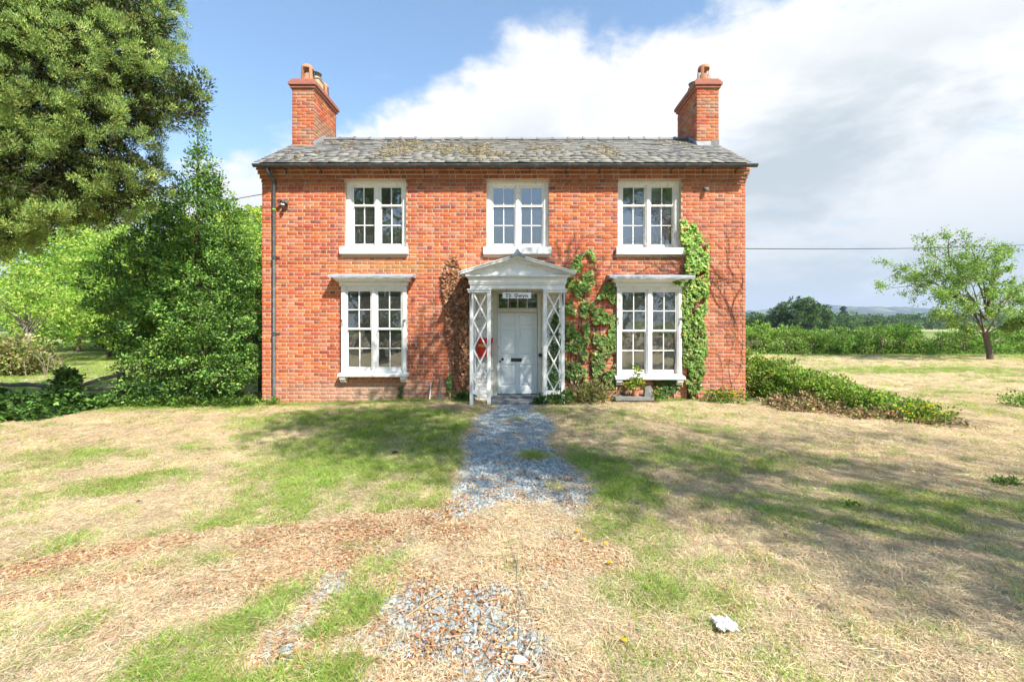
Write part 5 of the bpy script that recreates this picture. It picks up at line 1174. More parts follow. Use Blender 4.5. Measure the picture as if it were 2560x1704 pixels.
# ------------------------------------------------------------------ things at the foot of the wall
# pot with plant, stone block, stone ledge and bricks
ygl = -0.32
q = MB(); q.box(X(1535, ygl), X(1632, ygl), ygl - 0.12, ygl + 0.22, Z(1000, ygl) + 0.0, Z(990, ygl)); tag(q.build('stone_ledge', M_stone, bevel=0.012), 'low dark stone slab laid as a shelf under the right window', 'slab')
for k, (a, b) in enumerate(((1592, 1618), (1619, 1634))): q = MB(); q.box(X(a, ygl), X(b, ygl), ygl - 0.10, ygl + 0.1, 0.04, Z(1000, ygl) - 0.002, (0.36, 0.17, 0.10)); tag(q.build('loose_brick', M_brick, bevel=0.006), ('old perforated brick propping the middle of the stone slab', 'half brick propping the right end of the stone slab')[k], 'brick')
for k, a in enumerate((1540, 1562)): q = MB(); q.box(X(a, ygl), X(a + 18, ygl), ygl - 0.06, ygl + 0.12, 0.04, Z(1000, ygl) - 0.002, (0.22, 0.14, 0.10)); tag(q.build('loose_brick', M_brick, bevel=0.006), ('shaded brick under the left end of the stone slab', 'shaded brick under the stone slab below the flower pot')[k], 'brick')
zt = Z(990, ygl); pxc = X(1589, ygl); q = MB(); q.lathe([(0.062, 0), (0.078, 0.15), (0.092, 0.152), (0.098, 0.20), (0.084, 0.20), (0.08, 0.17), (0.01, 0.17)], pxc, ygl, 20, z=zt); tag(q.build('flower_pot', M_terra, smooth=False), 'terracotta flower pot on the stone slab under the right window', 'flower pot')
pp = empty('potted_plant', (pxc, ygl, zt + 0.2), 'leafy plant with tall shoot growing in the terracotta pot', 'plant')
crown([(pxc, ygl, zt + 0.27, .19, .15, .10), (pxc - .12, ygl, zt + .24, .12, .1, .08), (pxc + .03, ygl, zt + .46, .07, .06, .12), (pxc + 0.02, ygl, zt + .62, .05, .05, .08)], 46, 9, 0.06, 0.055, [(0.10, 0.22, 0.03), (0.2, 0.3, 0.04), (0.4, 0.38, 0.05)], T_OVAL, M_leaf, up=0.6, name='foliage', parent=pp, shell=0.9)
q = MB(); q.tube([(pxc, ygl, zt + .17), (pxc + .03, ygl, zt + .45), (pxc + .01, ygl, zt + .72)], [0.008, 0.006, 0.002], 5)
for k in range(7): a = rng.uniform(0, 2 * PI); q.tube([(pxc, ygl, zt + .17), (pxc + .12 * math.cos(a), ygl + .1 * math.sin(a), zt + .30)], [0.004, 0.002], 4)
q.build('stem', M_leaf, pp); bpy.data.meshes[q and pp.children[-1].data.name].attributes['Col'].data.foreach_set('color', np.tile((0.12, 0.2, 0.04, 1), len(pp.children[-1].data.vertices)))
# angular stone block
xs_, zs_ = X(1620, ygl), zt; V = np.array([(-.10, -.08, 0), (.10, -.09, 0), (.11, .08, 0), (-.09, .08, 0), (-.085, -.06, .17), (.03, -.07, .235), (.095, -.02, .15), (.06, .07, .22), (-.07, .06, .19), (.0, -.085, .12)]) + (xs_, ygl, zs_)
q = MB(); q.add(V, [(0, 1, 9), (0, 9, 4), (9, 5, 4), (9, 1, 6), (9, 6, 5), (1, 2, 6), (2, 7, 6), (5, 6, 7), (4, 5, 7, 8), (2, 3, 8, 7), (3, 0, 4, 8), (3, 2, 1, 0)]); tag(q.build('stone_block', M_stone, bevel=0.006), 'rough angular grey stone beside the flower pot', 'stone')
# garden spade, white stick
sx_ = X(1100, -0.25); q = empty('spade', (sx_, -0.25, 0.05), 'rusty garden spade leaning on brick left of the dead creeper', 'spade')
m = MB(); m.tube([(sx_ - .02, -0.03, 0.62), (sx_, -0.2, 0.2)], 0.013, 8).build('handle', M_wood, q)
m = MB(); m.prism([(sx_ - .085, 0.04), (sx_ + .085, 0.04), (sx_ + .09, 0.22), (sx_ - .09, 0.22)], -0.225, -0.215).build('blade', M_steel, q)
m = MB(); a = Vector((X(1074, -.1), -0.14, 0.06)); b = Vector((X(1078, -.01), -0.015, Z(955))); m.tube([a, b], 0.011, 8); tag(m.build('white_stick', M_white), 'short white stick propped upright against the brick wall', 'stick')

def tuft_plant(name, label, x, y, r, h, colours, n=24, leaf=0.06, cat='plant', flowers=0, fcol=(0.75, 0.55, 0.02), tm=T_OVAL2, group=None):
    t = empty(name, (x, y, float(gz(x, y))), label, cat, group); z = float(gz(x, y))
    crown([(x, y, z + h * 0.45, r, r * 0.7, h * 0.5)], n, 9, r * 0.35, leaf, colours, tm, M_leaf, up=0.7, name='foliage', parent=t, shell=0.9)
    if flowers:
        q = MB()
        for k in range(flowers):
            c = Vector((x + rng.normal(0, r * 0.6), y - abs(rng.normal(0, r * 0.5)), z + h * rng.uniform(0.6, 1.15)))
            q.lathe([(0.004, 0), (0.018, 0.006), (0.020, 0.014), (0.006, 0.016)], c.x, c.y, 7, col=fcol, z=c.z)
        q.build('blossoms', M_leaf, t)
WG = [(0.12, 0.24, 0.03), (0.2, 0.32, 0.05), (0.07, 0.14, 0.03)]
tuft_plant('poppy_plant', 'orange flowered poppy clump at the right end of the stone slab', X(1640, -.35), -0.35, .13, .30, WG, 20, .05, flowers=6, fcol=(0.8, 0.38, 0.02))
tuft_plant('ragwort_plant', 'yellow flowering weeds at the foot of the right house corner', X(1815, -.3), -0.35, .45, .30, WG, 70, .055, flowers=34)
tuft_plant('ragwort_plant', 'yellow flowering weeds at the outer tip of the bramble bank', 6.9, -2.2, .5, .30, WG + [(0.35, 0.36, 0.06)], 80, .055, flowers=30)
tuft_plant('weed_clump', 'leafy weeds at the foot of the downpipe', X(683, -.2), -0.2, .13, .17, WG, 20, .05)
tuft_plant('weed_clump', 'green weeds at the right foot of the porch', X(1400, -.6), -0.62, .30, .32, [(0.06, 0.14, 0.03), (0.11, 0.2, 0.04)], 60, .06)
tuft_plant('weed_clump', 'green weeds by the inner right porch post and step', X(1352, -.5), -0.62, .13, .22, [(0.05, 0.11, 0.03), (0.09, 0.17, 0.04)], 24, .06)
tuft_plant('weed_clump', 'dry grassy weeds between the porch and the stone slab', X(1480, -.4), -0.35, .55, .42, [(0.28, 0.22, 0.11), (0.14, 0.19, 0.05), (0.4, 0.3, 0.17), (0.08, 0.13, 0.03)], 130, .09, tm=T_SPRAY)
tuft_plant('weed_clump', 'green weeds at the left foot of the porch and creeper', X(1160, -.3), -0.2, .22, .25, [(0.05, 0.11, 0.03), (0.09, 0.17, 0.04)], 40, .05)
tuft_plant('holly_sprig', 'dark holly sprig lying on the shaded right lawn', *G(2123, 1268), .10, .05, [(0.04, 0.09, 0.03), (0.07, 0.14, 0.04)], 8, .035)
tuft_plant('grass_tussock', 'dark green tussock on the lawn near the right edge', *G(2510, 1216), .17, .04, [(0.10, 0.17, 0.05), (0.16, 0.22, 0.07)], 50, .045, tm=T_SPRAY)

# ------------------------------------------------------------------ bramble bank, right of the house
bk = empty('bramble_bank', (6.2, -0.8, 0), 'long heap of green brambles trailing from the house corner across the right lawn', 'bush')
bl = []
for t_ in np.linspace(0, 1, 14):
    x = 5.35 + 2.0 * t_; y = 0.5 - 2.5 * t_; h = 0.85 * (1 - t_) ** 0.9 + 0.16; bl.append((x + rng.normal(0, .06), y, h * 0.5, 0.42 + .1 * rng.random(), .42, h * 0.55))
bl += [(5.25, 0.55, .75, .35, .4, .45), (6.2, 0.6, .5, .6, .5, .45), (7.0, 0.2, .35, .5, .5, .3)]
crown(bl, 1300, 20, 0.12, 0.058, [(0.18, 0.32, 0.05), (0.27, 0.42, 0.06), (0.10, 0.18, 0.04), (0.38, 0.44, 0.10), (0.32, 0.22, 0.12)], T_OVAL2, M_leaf, probs=[.34, .28, .2, .12, .06], name='foliage', parent=bk, shell=0.6, colvar=0.3)
m = MB()
for k in range(420):
    t_ = rng.random(); a = np.array([5.3 + 2.1 * t_, 0.3 - 2.5 * t_ - rng.random() * .8, 0.02]); L = rng.uniform(.12, .36); dd = rng.normal(0, 1, 2); m.tube([a, a + (dd[0] * L * .4, dd[1] * L * .3, L * rng.uniform(.2, .8)), a + (dd[0] * L, dd[1] * L * .6, L * rng.uniform(0, .6))], [0.007, 0.005, 0.002], 4, cap=False)
m.build('dry_stems', M_barkpale, bk)
dl_ = [(5.7, -1.15, .10, .7, .5, .2), (6.4, -1.75, .08, .7, .5, .17), (7.0, -2.35, .05, .6, .4, .12), (5.4, -0.6, .12, .4, .4, .17), (6.0, -.75, .2, .5, .35, .2)]
crown(dl_, 800, 18, 0.10, 0.038, [(0.34, 0.22, 0.13), (0.46, 0.32, 0.19), (0.22, 0.14, 0.08), (0.22, 0.27, 0.08)], T_BIT, M_deadleaf, name='dead_foliage', parent=bk, shell=0.9)

# ------------------------------------------------------------------ right garden tree
gt = empty('garden_tree', (X(2474, 11.5), 11.5, 0), 'small spreading fruit tree with airy pale leaves and crooked trunk at the right', 'tree')
tx, ty = X(2474, 11.5), 11.5; m = MB()
def TP(px, py, dy=0.0): return Vector((X(px, ty + dy), ty + dy, Z(py, ty + dy)))
m.tube([TP(2476, 905), TP(2474, 880), TP(2468, 855), TP(2462, 835)], [0.14, 0.12, 0.11, 0.10], 10)
mains = []
def branch(a, b, r, bow=0.12, dep=0, spread=1.0):
    a, b = Vector(a), Vector(b); L = (b - a).length; n_ = 8; pts = []; side = Vector(rng.normal(0, 0.06 * L, 3))
    for i in range(n_ + 1): t_ = i / n_; p = a.lerp(b, t_); p += Vector((0, 0, 1)) * bow * L * math.sin(PI * t_) + side * math.sin(PI * t_); pts.append(p)
    m.tube(pts, [max(r * (1 - 0.85 * i / n_), 0.005) for i in range(n_ + 1)], 6 if dep == 0 else 4, cap=False)
    mains.append((pts, r, dep))
    if dep < 2:
        for _ in range(6 if dep == 0 else 3):
            i = rng.integers(2, n_); p = pts[i]; dd = (b - a).normalized() * 0.9 + Vector(rng.normal(0, 0.45, 3)); dd.z *= 0.7; branch(p, p + dd.normalized() * L * rng.uniform(0.2, 0.42), r * 0.4, 0.08, dep + 1)
top0 = TP(2462, 838)
for (px, py, dy, r) in ((2345, 625, .3, .07), (2330, 790, -1.0, .035), (2385, 815, .8, .03), (2560, 810, -1.0, .04), (2350, 730, 1.2, .04), (2650, 800, .4, .04), (2500, 750, -2.0, .04), (2290, 670, -.8, .06), (2225, 690, .6, .05), (2205, 725, -.3, .045), (2300, 755, -1.6, .05), (2300, 700, 2.0, .05), (2420, 630, -1.0, .06), (2500, 640, 1.2, .06), (2530, 670, -1.8, .06), (2640, 670, .5, .06), (2700, 720, -.8, .06), (2560, 740, 1.8, .05), (2440, 690, -2.2, .05), (2360, 760, -1.8, .04), (2600, 780, -1.6, .04), (2400, 660, .9, .05), (2330, 640, -1.4, .045)):
    branch(top0 if rng.random() < 0.6 else TP(2466, 800), TP(px, py, dy), r * 0.72, 0.14)
m.build('trunk', M_bark, gt)
Pl = []
for pts, r, dep in mains:
    if dep >= 1:
        for i in range(2, len(pts)):
            
                if rng.random() < 0.85: Pl.append(np.array(pts[i]) + rng.normal(0, 0.04, 3))
    elif dep == 0:
        for i in range(5, len(pts)): Pl.append(np.array(pts[i]) + rng.normal(0, 0.1, 3))
Pl = np.array(Pl); Pl = np.repeat(Pl, 9, 0) + rng.normal(0, 0.075, (len(Pl) * 9, 3)); n = len(Pl); print('fruit tree leaves', n)
V, Fa, cc = leaves(Pl, np.array([0, 0, -0.3]) + rng.normal(0, 0.8, (n, 3)), np.array([0, -0.2, 0.8]) + rng.normal(0, 0.5, (n, 3)), 0.085 * rng.uniform(0.7, 1.3, n), pal(n, [(0.20, 0.33, 0.08), (0.27, 0.42, 0.11), (0.13, 0.23, 0.05), (0.38, 0.48, 0.15)]), T_OVAL2)
part('foliage', np_mesh('foliage', V, [Fa], M_leaf, cc), gt)

# ------------------------------------------------------------------ hedge and shrubs across the field
HG = [(0.19, 0.34, 0.07), (0.27, 0.44, 0.08), (0.13, 0.23, 0.05), (0.36, 0.44, 0.12), (0.38, 0.28, 0.12)]
def hedge(label, xa, xb, y, hts, n, colours=HG, probs=(.34, .28, .22, .12, .04)):
    t = empty('hedge', ((xa + xb) / 2, y, 0), label, 'hedge'); lb = []
    k = max(3, int((xb - xa) / 0.55))
    for i in range(k): u = (i + .5) / k; x = xa + (xb - xa) * u; h = np.interp(u, np.linspace(0, 1, len(hts)), hts) * rng.uniform(0.74, 1.12); lb.append((x, y + rng.normal(0, .15), h * .5, .65, .7, h * .53)); 
    crown(lb, n, 30, 0.24, 0.095, colours, T_OVAL2, M_leaf, name='foliage', parent=t, probs=probs, shell=0.5, colvar=0.3, up=0.5)
    m = MB()
    for i in range(k * 2): x = xa + (xb - xa) * rng.random(); m.tube([(x, y - .3, -0.1), (x + rng.normal(0, .15), y - .5, .6), (x + rng.normal(0, .3), y - .5, 1.3)], [0.03, 0.02, 0.006], 5, cap=False)
    m.build('stems', M_bark, t)
hy_ = 15.8
hedge('clipped green hedge with yellow shoots across the field nearest the house', 10.5, X(2070, hy_), hy_, [1.7, 1.8, 1.9, 1.75, 1.8, 1.55], 900)
hedge('dark green hedge across the field right of the yellow-tipped hedge', X(2072, hy_), X(2300, hy_), hy_ + .1, [1.6, 1.6, 1.75, 1.85, 1.7], 620, HG, (.40, .20, .32, .06, .02))
hedge('low bright bushes in the hedge gap left of the fruit tree', X(2300, hy_), X(2372, hy_), hy_ + .2, [.9, .7, .9], 150)
hedge('dark rounded hedge bush just left of the fruit tree trunk', X(2372, hy_), X(2462, hy_), hy_ + .1, [1.3, 1.5, 1.2], 220, HG, (.40, .16, .38, .04, .02))
hedge('dark tall hedge behind the fruit tree at the right edge', X(2478, hy_), X(2760, hy_), hy_ + .2, [1.5, 1.9, 2.2, 2.2], 700, HG, (.42, .18, .34, .04, .02))
tuft_plant('round_bush', 'small round green bush at the right edge of the field', X(2560, -.9), -0.9, .42, .30, HG[:3], 60, .05, cat='bush')
# weeds along the foot of the hedge
o = crown([(x, hy_ - .8 + rng.normal(0, .1), .1, .5, .3, .28) for x in np.arange(11, 32, .7)], 420, 18, .15, .10, WG, T_SPRAY, M_leaf, name='hedge_grass', kind='stuff', up=.8, shell=.9); tag(o, 'long grass along the foot of the far hedge')

# ------------------------------------------------------------------ distance: trees, woods, hills
def far_tree(label, px, y, top_py, wpx, colours, group=None, n=260, bottom=0.1, name='field_tree'):
    x = X(px, y); zb = -1.2; h = Z(top_py, y) - zb; w_ = wpx * 0.72 / F * (DIST + y)
    leafy_tree(name, label, x, y, h, w_, colours, n, 22, w_ * 0.035 + .12, w_ * 0.075, trunk=0.02 * h, group=group, bottom=bottom, zb=zb)
FG = [(0.08, 0.14, 0.045), (0.11, 0.18, 0.055), (0.055, 0.10, 0.035)]
far_tree('large rounded dark tree beyond the hedge, tallest of the far trees', 2002, 120, 752, 130, FG, n=520)
far_tree('wide dark tree adjoining the right side of the largest far tree', 2048, 128, 768, 90, FG, n=340)
far_tree('dark tree adjoining the left side of the largest far tree', 1940, 125, 776, 90, FG, n=320)
far_tree('mid green far tree close to the right gable of the house', 1885, 130, 789, 80, [(0.06, 0.12, 0.03), (0.09, 0.16, 0.04)], n=280)
far_tree('pale green rounded far tree below the lone pointed conifer', 2118, 170, 793, 66, [(0.09, 0.15, 0.05), (0.12, 0.19, 0.06)], n=260)
far_tree('second pale green rounded far tree right of the pointed conifer', 2180, 180, 798, 50, [(0.09, 0.15, 0.05), (0.12, 0.19, 0.06)], n=220)
far_tree('small dark far tree just right of the pointed conifer', 2165, 260, 788, 24, FG, n=120)
ct = empty('pointed_conifer', (X(2108, 330), 330, -1.2), 'lone dark pointed conifer on the skyline right of the house', 'tree')
xq = X(2108, 330); hq = Z(770, 330) + 1.2
crown([(xq, 330, -1.2 + hq * f, 5.0 * (1 - f) + 1.0, 5.0 * (1 - f) + 1.0, hq * .12) for f in np.linspace(.15, .93, 8)], 200, 16, 1.0, 1.0, [(0.02, 0.045, 0.02)], T_OVAL2, M_leaf, name='foliage', parent=ct)
m = MB(); m.tube([(xq, 330, -1.5), (xq, 330, hq * .8)], [.5, .1], 6); m.build('trunk', M_bark, ct)
# woodland masses in the valley, one object each band
def woods(label, xs0, xs1, y, hm, nl, col, leaf):
    lb = []
    for k in range(nl): x = rng.uniform(xs0, xs1); yy = y * rng.uniform(.92, 1.15); h = hm * rng.uniform(.6, 1.1); lb.append((x, yy, -1.2 + h * .5, h * rng.uniform(.5, .9), h * .6, h * .5))
    o = crown(lb, nl * 26, 14, hm * .16, leaf, col, T_OVAL2, M_leaf, name='far_woodland', kind='stuff', shell=.4); tag(o, label)
woods('dark band of far woodland across the valley behind the hedge', 60, 420, 260, 9.5, 80, FG, 1.2)
woods('blue green belt of woodland at the foot of the far hills', 150, 900, 560, 15, 110, FG, 2.0)
woods('woodland mass on the left horizon behind the garden trees', -420, -60, 180, 11, 40, FG, 1.3)

def hills():
    m_, t = new_mat('hill_fields'); q = pos(t)
    vv = t.n('ShaderNodeTexVoronoi', {'Vector': q, 'Scale': 0.004}, feature='F1').outputs['Color']; r = t.n('ShaderNodeSeparateColor', {0: vv}).outputs[0]
    c = t.mix(t.ramp(r, .3, .7), (0.04, 0.07, 0.03), (0.15, 0.19, 0.08)); c = t.mix(t.ramp(t.noise(q, 0.006, 6, .6), .42, .52), c, (0.02, 0.04, 0.02)); principled(t, c, .95, .05, t.noise(q, .05, 5, .7), 6.0)
    for (y0, amp, seed, nm) in ((1500, 62, 3, 1), (2600, 190, 9, 2)):
        xs = np.linspace(-4500, 5500, 260); ys = np.linspace(0, 1, 14); xx, uu = np.meshgrid(xs, ys)
        prof = 0.62 + 0.38 * vnoise(xs / 900.0, xs * 0, seed, 4, 1.0) + 0.012 * rng.standard_normal(len(xs)); prof = np.clip(prof, 0.05, 2)
        zz = -2 + amp * prof[None] * np.sin(uu * PI / 2) ** 1.2; zz += (uu > 0) * amp * .02 * rng.standard_normal(zz.shape)
        V = np.stack([xx.ravel(), (y0 + uu * y0 * .35).ravel(), zz.ravel()], 1); nx = len(xs); a = (np.arange(13)[:, None] * nx + np.arange(nx - 1)[None]).ravel()
        # back slope closes the hill
        nb = len(V); Vb = np.stack([xs, np.full(nx, y0 * 1.9), np.full(nx, -2.0)], 1); V = np.concatenate([V, Vb]); bq = 13 * nx + np.arange(nx - 1)
        Fq = np.concatenate([np.stack([a, a + 1, a + nx + 1, a + nx], 1), np.stack([bq, bq + 1, nb + np.arange(nx - 1) + 1, nb + np.arange(nx - 1)], 1)])
        o = part('hills', np_mesh('hills', V, [Fq], m_, smooth=False)); tag(o, ('low wooded hills across the valley', 'long far hill ridge on the horizon')[nm - 1], kind='structure')
hills()

# ------------------------------------------------------------------ trees behind the viewpoint (they shade the lawn and show in the panes)
st_ = empty('shade_tree', (10.5, -13.5, 0), 'tall leafy tree standing to the right behind the viewpoint, shading the lawn', 'tree')
sl = []
SH = [(-2.6, -2.9, 1.5, 1.2), (-1.0, -3.7, 1.7, 1.5), (0.6, -4.4, 1.9, 1.8), (2.2, -4.6, 2.2, 2.2), (4.2, -5.0, 2.4, 2.3), (6.2, -5.6, 2.4, 2.1), (8.2, -6.2, 2.5, 2.2), (3.2, -7.0, 1.7, 1.2), (5.2, -7.6, 2.4, 1.8), (7.5, -8.5, 2.5, 2.2), (-3.6, -1.9, 1.0, .7), (10.5, -6.5, 2.2, 2.0), (-1.4, 1.0, 1.5, 1.2), (-0.1, 0.9, 1.4, 1.2), (-1.3, 1.8, 1.2, 0.6), (-0.4, 1.6, 1.1, 0.6), (-2.8, 0.6, 1.0, .8), (0.3, -0.9, 1.6, 1.1), (-1.4, -1.0, 1.6, 1.0), (1.0, -1.8, 1.6, 1.2), (3.0, -3.4, 1.8, 1.4), (5.0, -3.2, 1.6, 1.0), (1.8, -6.0, 1.0, 1.2), (2.6, -7.2, 1.2, 1.0), (4.0, -6.6, 1.6, 1.4), (6.5, -7.0, 1.8, 1.5), (2.0, -5.2, 1.8, 1.3), (3.4, -5.6, 1.8, 1.4), (5.2, -6.2, 1.8, 1.3), (3.6, -7.8, 1.6, 1.3), (0.2, -2.5, 1.3, 1.1), (-0.2, -3.9, 1.1, .9), (-1.9, -2.1, 1.2, 1.1), (-1.7, -3.3, .8, .7), (-3.1, -1.1, 1.0, .7)]
for (gx, gy, rx_, ry_) in SH:
    z = 8.5 + rng.uniform(-.6, .8); sl.append((gx + 0.577 * z, gy - 0.769 * z, z, rx_, ry_ * 0.85, 0.9))
dn = lambda q_: q_[0] < 0.9 and q_[1] > -4.7
dense = [l for l, q_ in zip(sl, SH) if dn(q_)]; thin = [l for l, q_ in zip(sl, SH) if not dn(q_)]
SC = [(0.12, 0.24, 0.05), (0.17, 0.32, 0.07)]
crown(thin, 1450, 14, 0.42, 0.085, SC, T_OVAL2, M_leaf, name='foliage', parent=st_, shell=0.95)
crown(dense, 1500, 19, 0.34, 0.095, SC, T_OVAL2, M_leaf, name='lower_foliage', parent=st_, shell=0.95)
m = MB(); m.tube([(10.5, -13.5, -0.2), (10.3, -13.4, 3), (9.8, -13.2, 6)], [.45, .35, .25], 10); limbs(m, (10.2, -13.3, 4.5), [((l[0], l[1], l[2]), .035) for l in sl], 0, .3); m.build('trunk', M_bark, st_)
BT = [(0.06, 0.12, 0.03), (0.09, 0.17, 0.04)]
hedge_spec = None
for (x, y, h, w_, lab) in ((-11, -23, 16, 12, 'tall dark tree behind the viewpoint on the left'), (-25, -20, 14, 12, 'tall tree far left behind the viewpoint'), (-4, -32, 8.5, 9, 'middle sized tree straight behind the viewpoint'), (6, -30, 9, 9, 'middle sized tree behind the viewpoint to the right'), (17, -27, 12, 11, 'broad tree behind the viewpoint far right'), (-20, -9, 13, 9, 'tall tree beyond the left edge beside the conifer')):
    leafy_tree('garden_edge_tree', lab, x, y, h, w_, BT, 420, 24, .36, .9, trunk=.3, bottom=.1, group='trees along the edge of the garden behind the viewpoint')

hedge('tall dark hedge closing the garden behind the viewpoint', -26, 13, -20, [5.5, 6.5, 6, 5.5, 5, 5, 6], 1300, BT, (.5, .5))

# ------------------------------------------------------------------ lawn cover: grass, hay, litter, gravel
src = bpy.data.collections.new('source_shapes')      # not linked to the scene; holds the shapes that the scatters copy
def source(name, V, Fs, cols, mat):
    o = bpy.data.objects.new(name, np_mesh(name, V, Fs, mat, cols)); return o

def blades(n, spread, hmin, hmax, lean, wd, colours, curve=0.4, seg=3):
    """strips of `seg` quads"""
    ang = rng.uniform(0, 2 * PI, n); r = spread * np.sqrt(rng.random(n)); b = np.stack([r * np.cos(ang), r * np.sin(ang), np.zeros(n)], 1)
    d_ = rng.uniform(0, 2 * PI, n); ln = np.abs(rng.normal(lean, lean * .4, n)); h = rng.uniform(hmin, hmax, n); V = []; tw = rng.uniform(0, 2 * PI, n)
    hd = np.stack([np.cos(d_), np.sin(d_), np.zeros(n)], 1); wv = np.stack([np.cos(tw), np.sin(tw), np.zeros(n)], 1) * wd / 2
    for k in range(seg + 1):
        t_ = k / seg; p = b + hd * (h * (ln * t_ + curve * t_ * t_))[:, None]; p[:, 2] = h * t_ * np.clip(1.0 - ln * .35 * t_ - curve * .5 * t_ * t_, .12, 1); w_ = 1 - .85 * t_; V += [p - wv * w_, p + wv * w_]
    V = np.stack(V, 1); k2 = 2 * (seg + 1); Ft = np.array([[2 * k, 2 * k + 1, 2 * k + 3, 2 * k + 2] for k in range(seg)]); Fa = (Ft[None] + (np.arange(n) * k2)[:, None, None]).reshape(-1, 4)
    return V.reshape(-1, 3), Fa, np.repeat(pal(n, colours), k2, 0)

def strands(n, spread, L0, L1, zmax, wd, colours, seg=4):
    p = np.stack([rng.normal(0, spread, n), rng.normal(0, spread, n), rng.random(n) ** 1.5 * zmax + .003], 1); a = rng.uniform(0, 2 * PI, n); L = rng.uniform(L0, L1, n); cv = rng.normal(0, .5, n); rise = rng.normal(0, .12, n); V = []
    for k in range(seg + 1):
        t_ = k / seg; aa = a + cv * t_; nv = np.stack([-np.sin(aa), np.cos(aa), rng.normal(0, .4, n)], 1) * wd / 2; V += [p - nv, p + nv]; p = p + np.stack([np.cos(aa), np.sin(aa), rise], 1) * (L / seg)[:, None]; p[:, 2] = np.clip(p[:, 2], 0.002, zmax * 1.6)
    V = np.stack(V, 1); k2 = 2 * (seg + 1); Ft = np.array([[2 * k, 2 * k + 1, 2 * k + 3, 2 * k + 2] for k in range(seg)]); return V.reshape(-1, 3), (Ft[None] + (np.arange(n) * k2)[:, None, None]).reshape(-1, 4), np.repeat(pal(n, colours), k2, 0)

def scatter(name, label, P, rotz, scl, sources, tilt=None):
    n = len(P); coll = bpy.data.collections.new(name + '_shapes')
    for s_ in sources: coll.objects.link(s_)
    me = bpy.data.meshes.new(name); me.vertices.add(n); me.vertices.foreach_set('co', np.asarray(P, np.float32).ravel())
    r = np.zeros((n, 3), np.float32); r[:, 2] = rotz
    if tilt is not None: r[:, :2] = tilt
    a = me.attributes.new('rot', 'FLOAT_VECTOR', 'POINT'); a.data.foreach_set('vector', r.ravel()); a = me.attributes.new('scl', 'FLOAT', 'POINT'); a.data.foreach_set('value', np.asarray(scl, np.float32)); a = me.attributes.new('idx', 'INT', 'POINT'); a.data.foreach_set('value', rng.integers(0, len(sources), n).astype(np.int32))
    o = part(name, me, None, 'stuff'); tag(o, label)
    ng = bpy.data.node_groups.new(name, 'GeometryNodeTree'); ng.interface.new_socket('Geometry', in_out='INPUT', socket_type='NodeSocketGeometry'); ng.interface.new_socket('Geometry', in_out='OUTPUT', socket_type='NodeSocketGeometry')
    N = ng.nodes; gi = N.new('NodeGroupInput'); go = N.new('NodeGroupOutput'); ip = N.new('GeometryNodeInstanceOnPoints'); ci = N.new('GeometryNodeCollectionInfo'); ci.inputs['Collection'].default_value = coll; ci.inputs['Separate Children'].default_value = True; ci.inputs['Reset Children'].default_value = True
    def na(nm, ty): x = N.new('GeometryNodeInputNamedAttribute'); x.data_type = ty; x.inputs[0].default_value = nm; return [s_ for s_ in x.outputs if s_.enabled and s_.name == 'Attribute'][0]
    L = ng.links.new; L(gi.outputs[0], ip.inputs['Points']); L(ci.outputs[0], ip.inputs['Instance']); ip.inputs['Pick Instance'].default_value = True; L(na('idx', 'INT'), ip.inputs['Instance Index']); L(na('rot', 'FLOAT_VECTOR'), ip.inputs['Rotation']); L(na('scl', 'FLOAT'), ip.inputs['Scale']); L(ip.outputs[0], go.inputs[0])
    md = o.modifiers.new('scatter', 'NODES'); md.node_group = ng; return o

def view_points(n, dmin=1.9, dmax=11.5, power=1.5, pad=1.12):
    """random ground points in the wedge of ground in front of the house, denser near"""
    u = rng.random(n); e = 2 - power; dd = (dmin ** e + u * (dmax ** e - dmin ** e)) ** (1 / e) if abs(e) > 1e-6 else dmin * (dmax / dmin) ** u
    x = rng.uniform(-1.18, 1.16, n) * dd * pad; y = dd - DIST; return x, y

def clear(x, y):
    """not inside the house, step or porch"""
    return ~((y > -0.06) & (y < BACK + 0.1) & (x > XL - 0.05) & (x < XR + 0.05)) & ~((np.abs(x) < 0.62) & (y > -0.56) & (y < 0)) 

GC_ = [(0.23, 0.38, 0.05), (0.31, 0.45, 0.07), (0.16, 0.30, 0.04), (0.42, 0.48, 0.13), (0.5, 0.48, 0.2)]
DC_ = [(0.70, 0.53, 0.35), (0.76, 0.60, 0.43), (0.62, 0.46, 0.28), (0.52, 0.45, 0.22), (0.74, 0.62, 0.45)]
HC_ = [(0.74, 0.60, 0.42), (0.79, 0.67, 0.49), (0.68, 0.54, 0.37), (0.58, 0.52, 0.34), (0.70, 0.52, 0.35)]
LC_ = [(0.42, 0.22, 0.11), (0.54, 0.33, 0.18), (0.28, 0.14, 0.07), (0.64, 0.47, 0.29)]
green_src = [source('green_tuft', *(lambda r: (r[0], [r[1]], r[2]))(blades(32, .05, .03, .075, .5, .0034, GC_)), M_blade) for _ in range(5)]
dry_src = [source('dry_tuft', *(lambda r: (r[0], [r[1]], r[2]))(blades(32, .05, .02, .05, .8, .0026, DC_, .6)), M_straw) for _ in range(5)]
hay_src = [source('hay_wisp', *(lambda r: (r[0], [r[1]], r[2]))(strands(40, .05, .03, .09, .018, .0019, HC_)), M_straw) for _ in range(6)]
